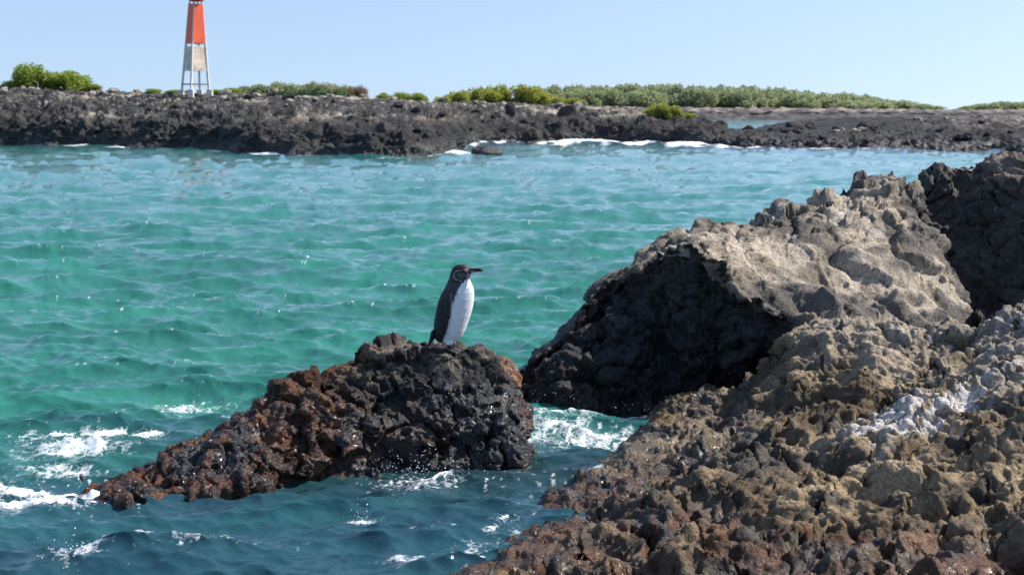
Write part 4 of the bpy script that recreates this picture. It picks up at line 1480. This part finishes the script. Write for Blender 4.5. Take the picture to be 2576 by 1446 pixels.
# ================================================================ A CRAB ON THE BACK ROCK
MAT_CRAB = simple_material("crab_shell", (0.035, 0.028, 0.026), 0.45, 0.3, 40.0)
crab = empty("crab", tuple(at(2432, 436, 13.55)))
tag(crab, "small black crab sitting on top of the rock at the right edge", "crab")
bm = bmesh.new()
bmesh.ops.create_uvsphere(bm, u_segments=14, v_segments=8, radius=1.0)
for v_ in bm.verts:
    v_.co = Vector((v_.co.x * 0.060 * (1 - 0.15 * v_.co.y), v_.co.y * 0.05, v_.co.z * 0.024 + 0.02))
bm_obj("shell", bm, MAT_CRAB, crab, True)
for sd in (-1, 1):
    for k in range(4):
        a = math.radians(-40 + 27 * k)
        p0 = Vector((sd * 0.045 * math.cos(a), 0.04 * math.sin(a), 0.02))
        p1 = Vector((sd * (0.075 + 0.015 * math.cos(a)), 0.085 * math.sin(a), 0.045))
        p2 = Vector((sd * (0.115 + 0.01 * math.cos(a)), 0.13 * math.sin(a), -0.03))
        bm = bmesh.new()
        closed_tube(bm, [[p_ + Vector((0, r_ * math.cos(t), r_ * math.sin(t))) for t in (0, 1.57, 3.14, 4.71)] for p_, r_ in ((p0, .010), (p1, .008), (p2, .003))])
        bm_obj("leg", bm, MAT_CRAB, crab)

# ================================================================ SPRAY
MAT_FOAM = simple_material("foam_white", (0.82, 0.84, 0.86), 0.35, 0.06, 30.0)


def spray(label, blobs, n_, rmin, rmax, seed, name="sea_spray"):
    """many small drops around given points: (px, py, rx, ry, rz) on the water"""
    r = np.random.default_rng(seed)
    t = (1 + 5 ** 0.5) / 2
    ico = np.array([(-1, t, 0), (1, t, 0), (-1, -t, 0), (1, -t, 0), (0, -1, t), (0, 1, t), (0, -1, -t), (0, 1, -t), (t, 0, -1), (t, 0, 1), (-t, 0, -1), (-t, 0, 1)]) / 1.902
    icf = np.array([(0, 11, 5), (0, 5, 1), (0, 1, 7), (0, 7, 10), (0, 10, 11), (1, 5, 9), (5, 11, 4), (11, 10, 2), (10, 7, 6), (7, 1, 8), (3, 9, 4), (3, 4, 2), (3, 2, 6), (3, 6, 8), (3, 8, 9), (4, 9, 5), (2, 4, 11), (6, 2, 10), (8, 6, 7), (9, 8, 1)])
    VV, FF = [], []
    for (px, py, rx, ry, rz, z0, share) in blobs:
        c0 = on_water(px, py)
        m_ = int(n_ * share)
        g_ = r.normal(size=(m_, 3)) * np.array((rx, ry, rz))
        g_[:, 2] = np.abs(g_[:, 2]) + z0
        rad = rmin + (rmax - rmin) * r.random(m_) ** 3
        for c_, ra in zip(c0 + g_, rad):
            FF.append(icf + len(VV) * 12)
            VV.append(c_ + ico * ra * np.array((1.0, 1.0, r.uniform(0.8, 1.3))))
    me = mesh_np(name, np.concatenate(VV), np.concatenate(FF))
    return tag(link(name, me, MAT_FOAM), label, kind="stuff")


spray("white drops thrown up by the small breaking wave on the left", [(165, 1145, 0.20, 0.05, 0.035, 0.06, 0.6), (280, 1120, 0.20, 0.05, 0.03, 0.03, 0.25), (180, 1190, 0.15, 0.06, 0.03, 0.03, 0.15)], 260, 0.0012, 0.0045, 1)
spray("drops of water bursting in front of the penguin rock", [(1060, 1235, 0.14, 0.08, 0.07, 0.05, 0.7), (1090, 1200, 0.25, 0.1, 0.05, 0.05, 0.3)], 260, 0.0012, 0.004, 2)
spray("small white splash in the open water in front", [(910, 1345, 0.035, 0.04, 0.06, 0.02, 0.6), (925, 1360, 0.05, 0.04, 0.02, 0.02, 0.4)], 200, 0.0012, 0.0045, 3)
spray("spray hanging before the shaded face of the tallest rock", [(1370, 1050, 0.25, 0.1, 0.10, 0.02, 0.5), (1500, 1050, 0.5, 0.1, 0.10, 0.02, 0.5)], 60, 0.0015, 0.0035, 4)
spray("splash in the narrow channel behind the foreground rock", [(1800, 1000, 0.16, 0.08, 0.06, 0.05, 0.7), (1700, 1040, 0.2, 0.08, 0.03, 0.02, 0.3)], 220, 0.0015, 0.005, 5)
spray("drops of splashed water in the lower left corner", [(180, 1425, 0.05, 0.05, 0.05, 0.02, 0.7), (190, 1410, 0.15, 0.1, 0.04, 0.02, 0.3)], 130, 0.0015, 0.005, 6)
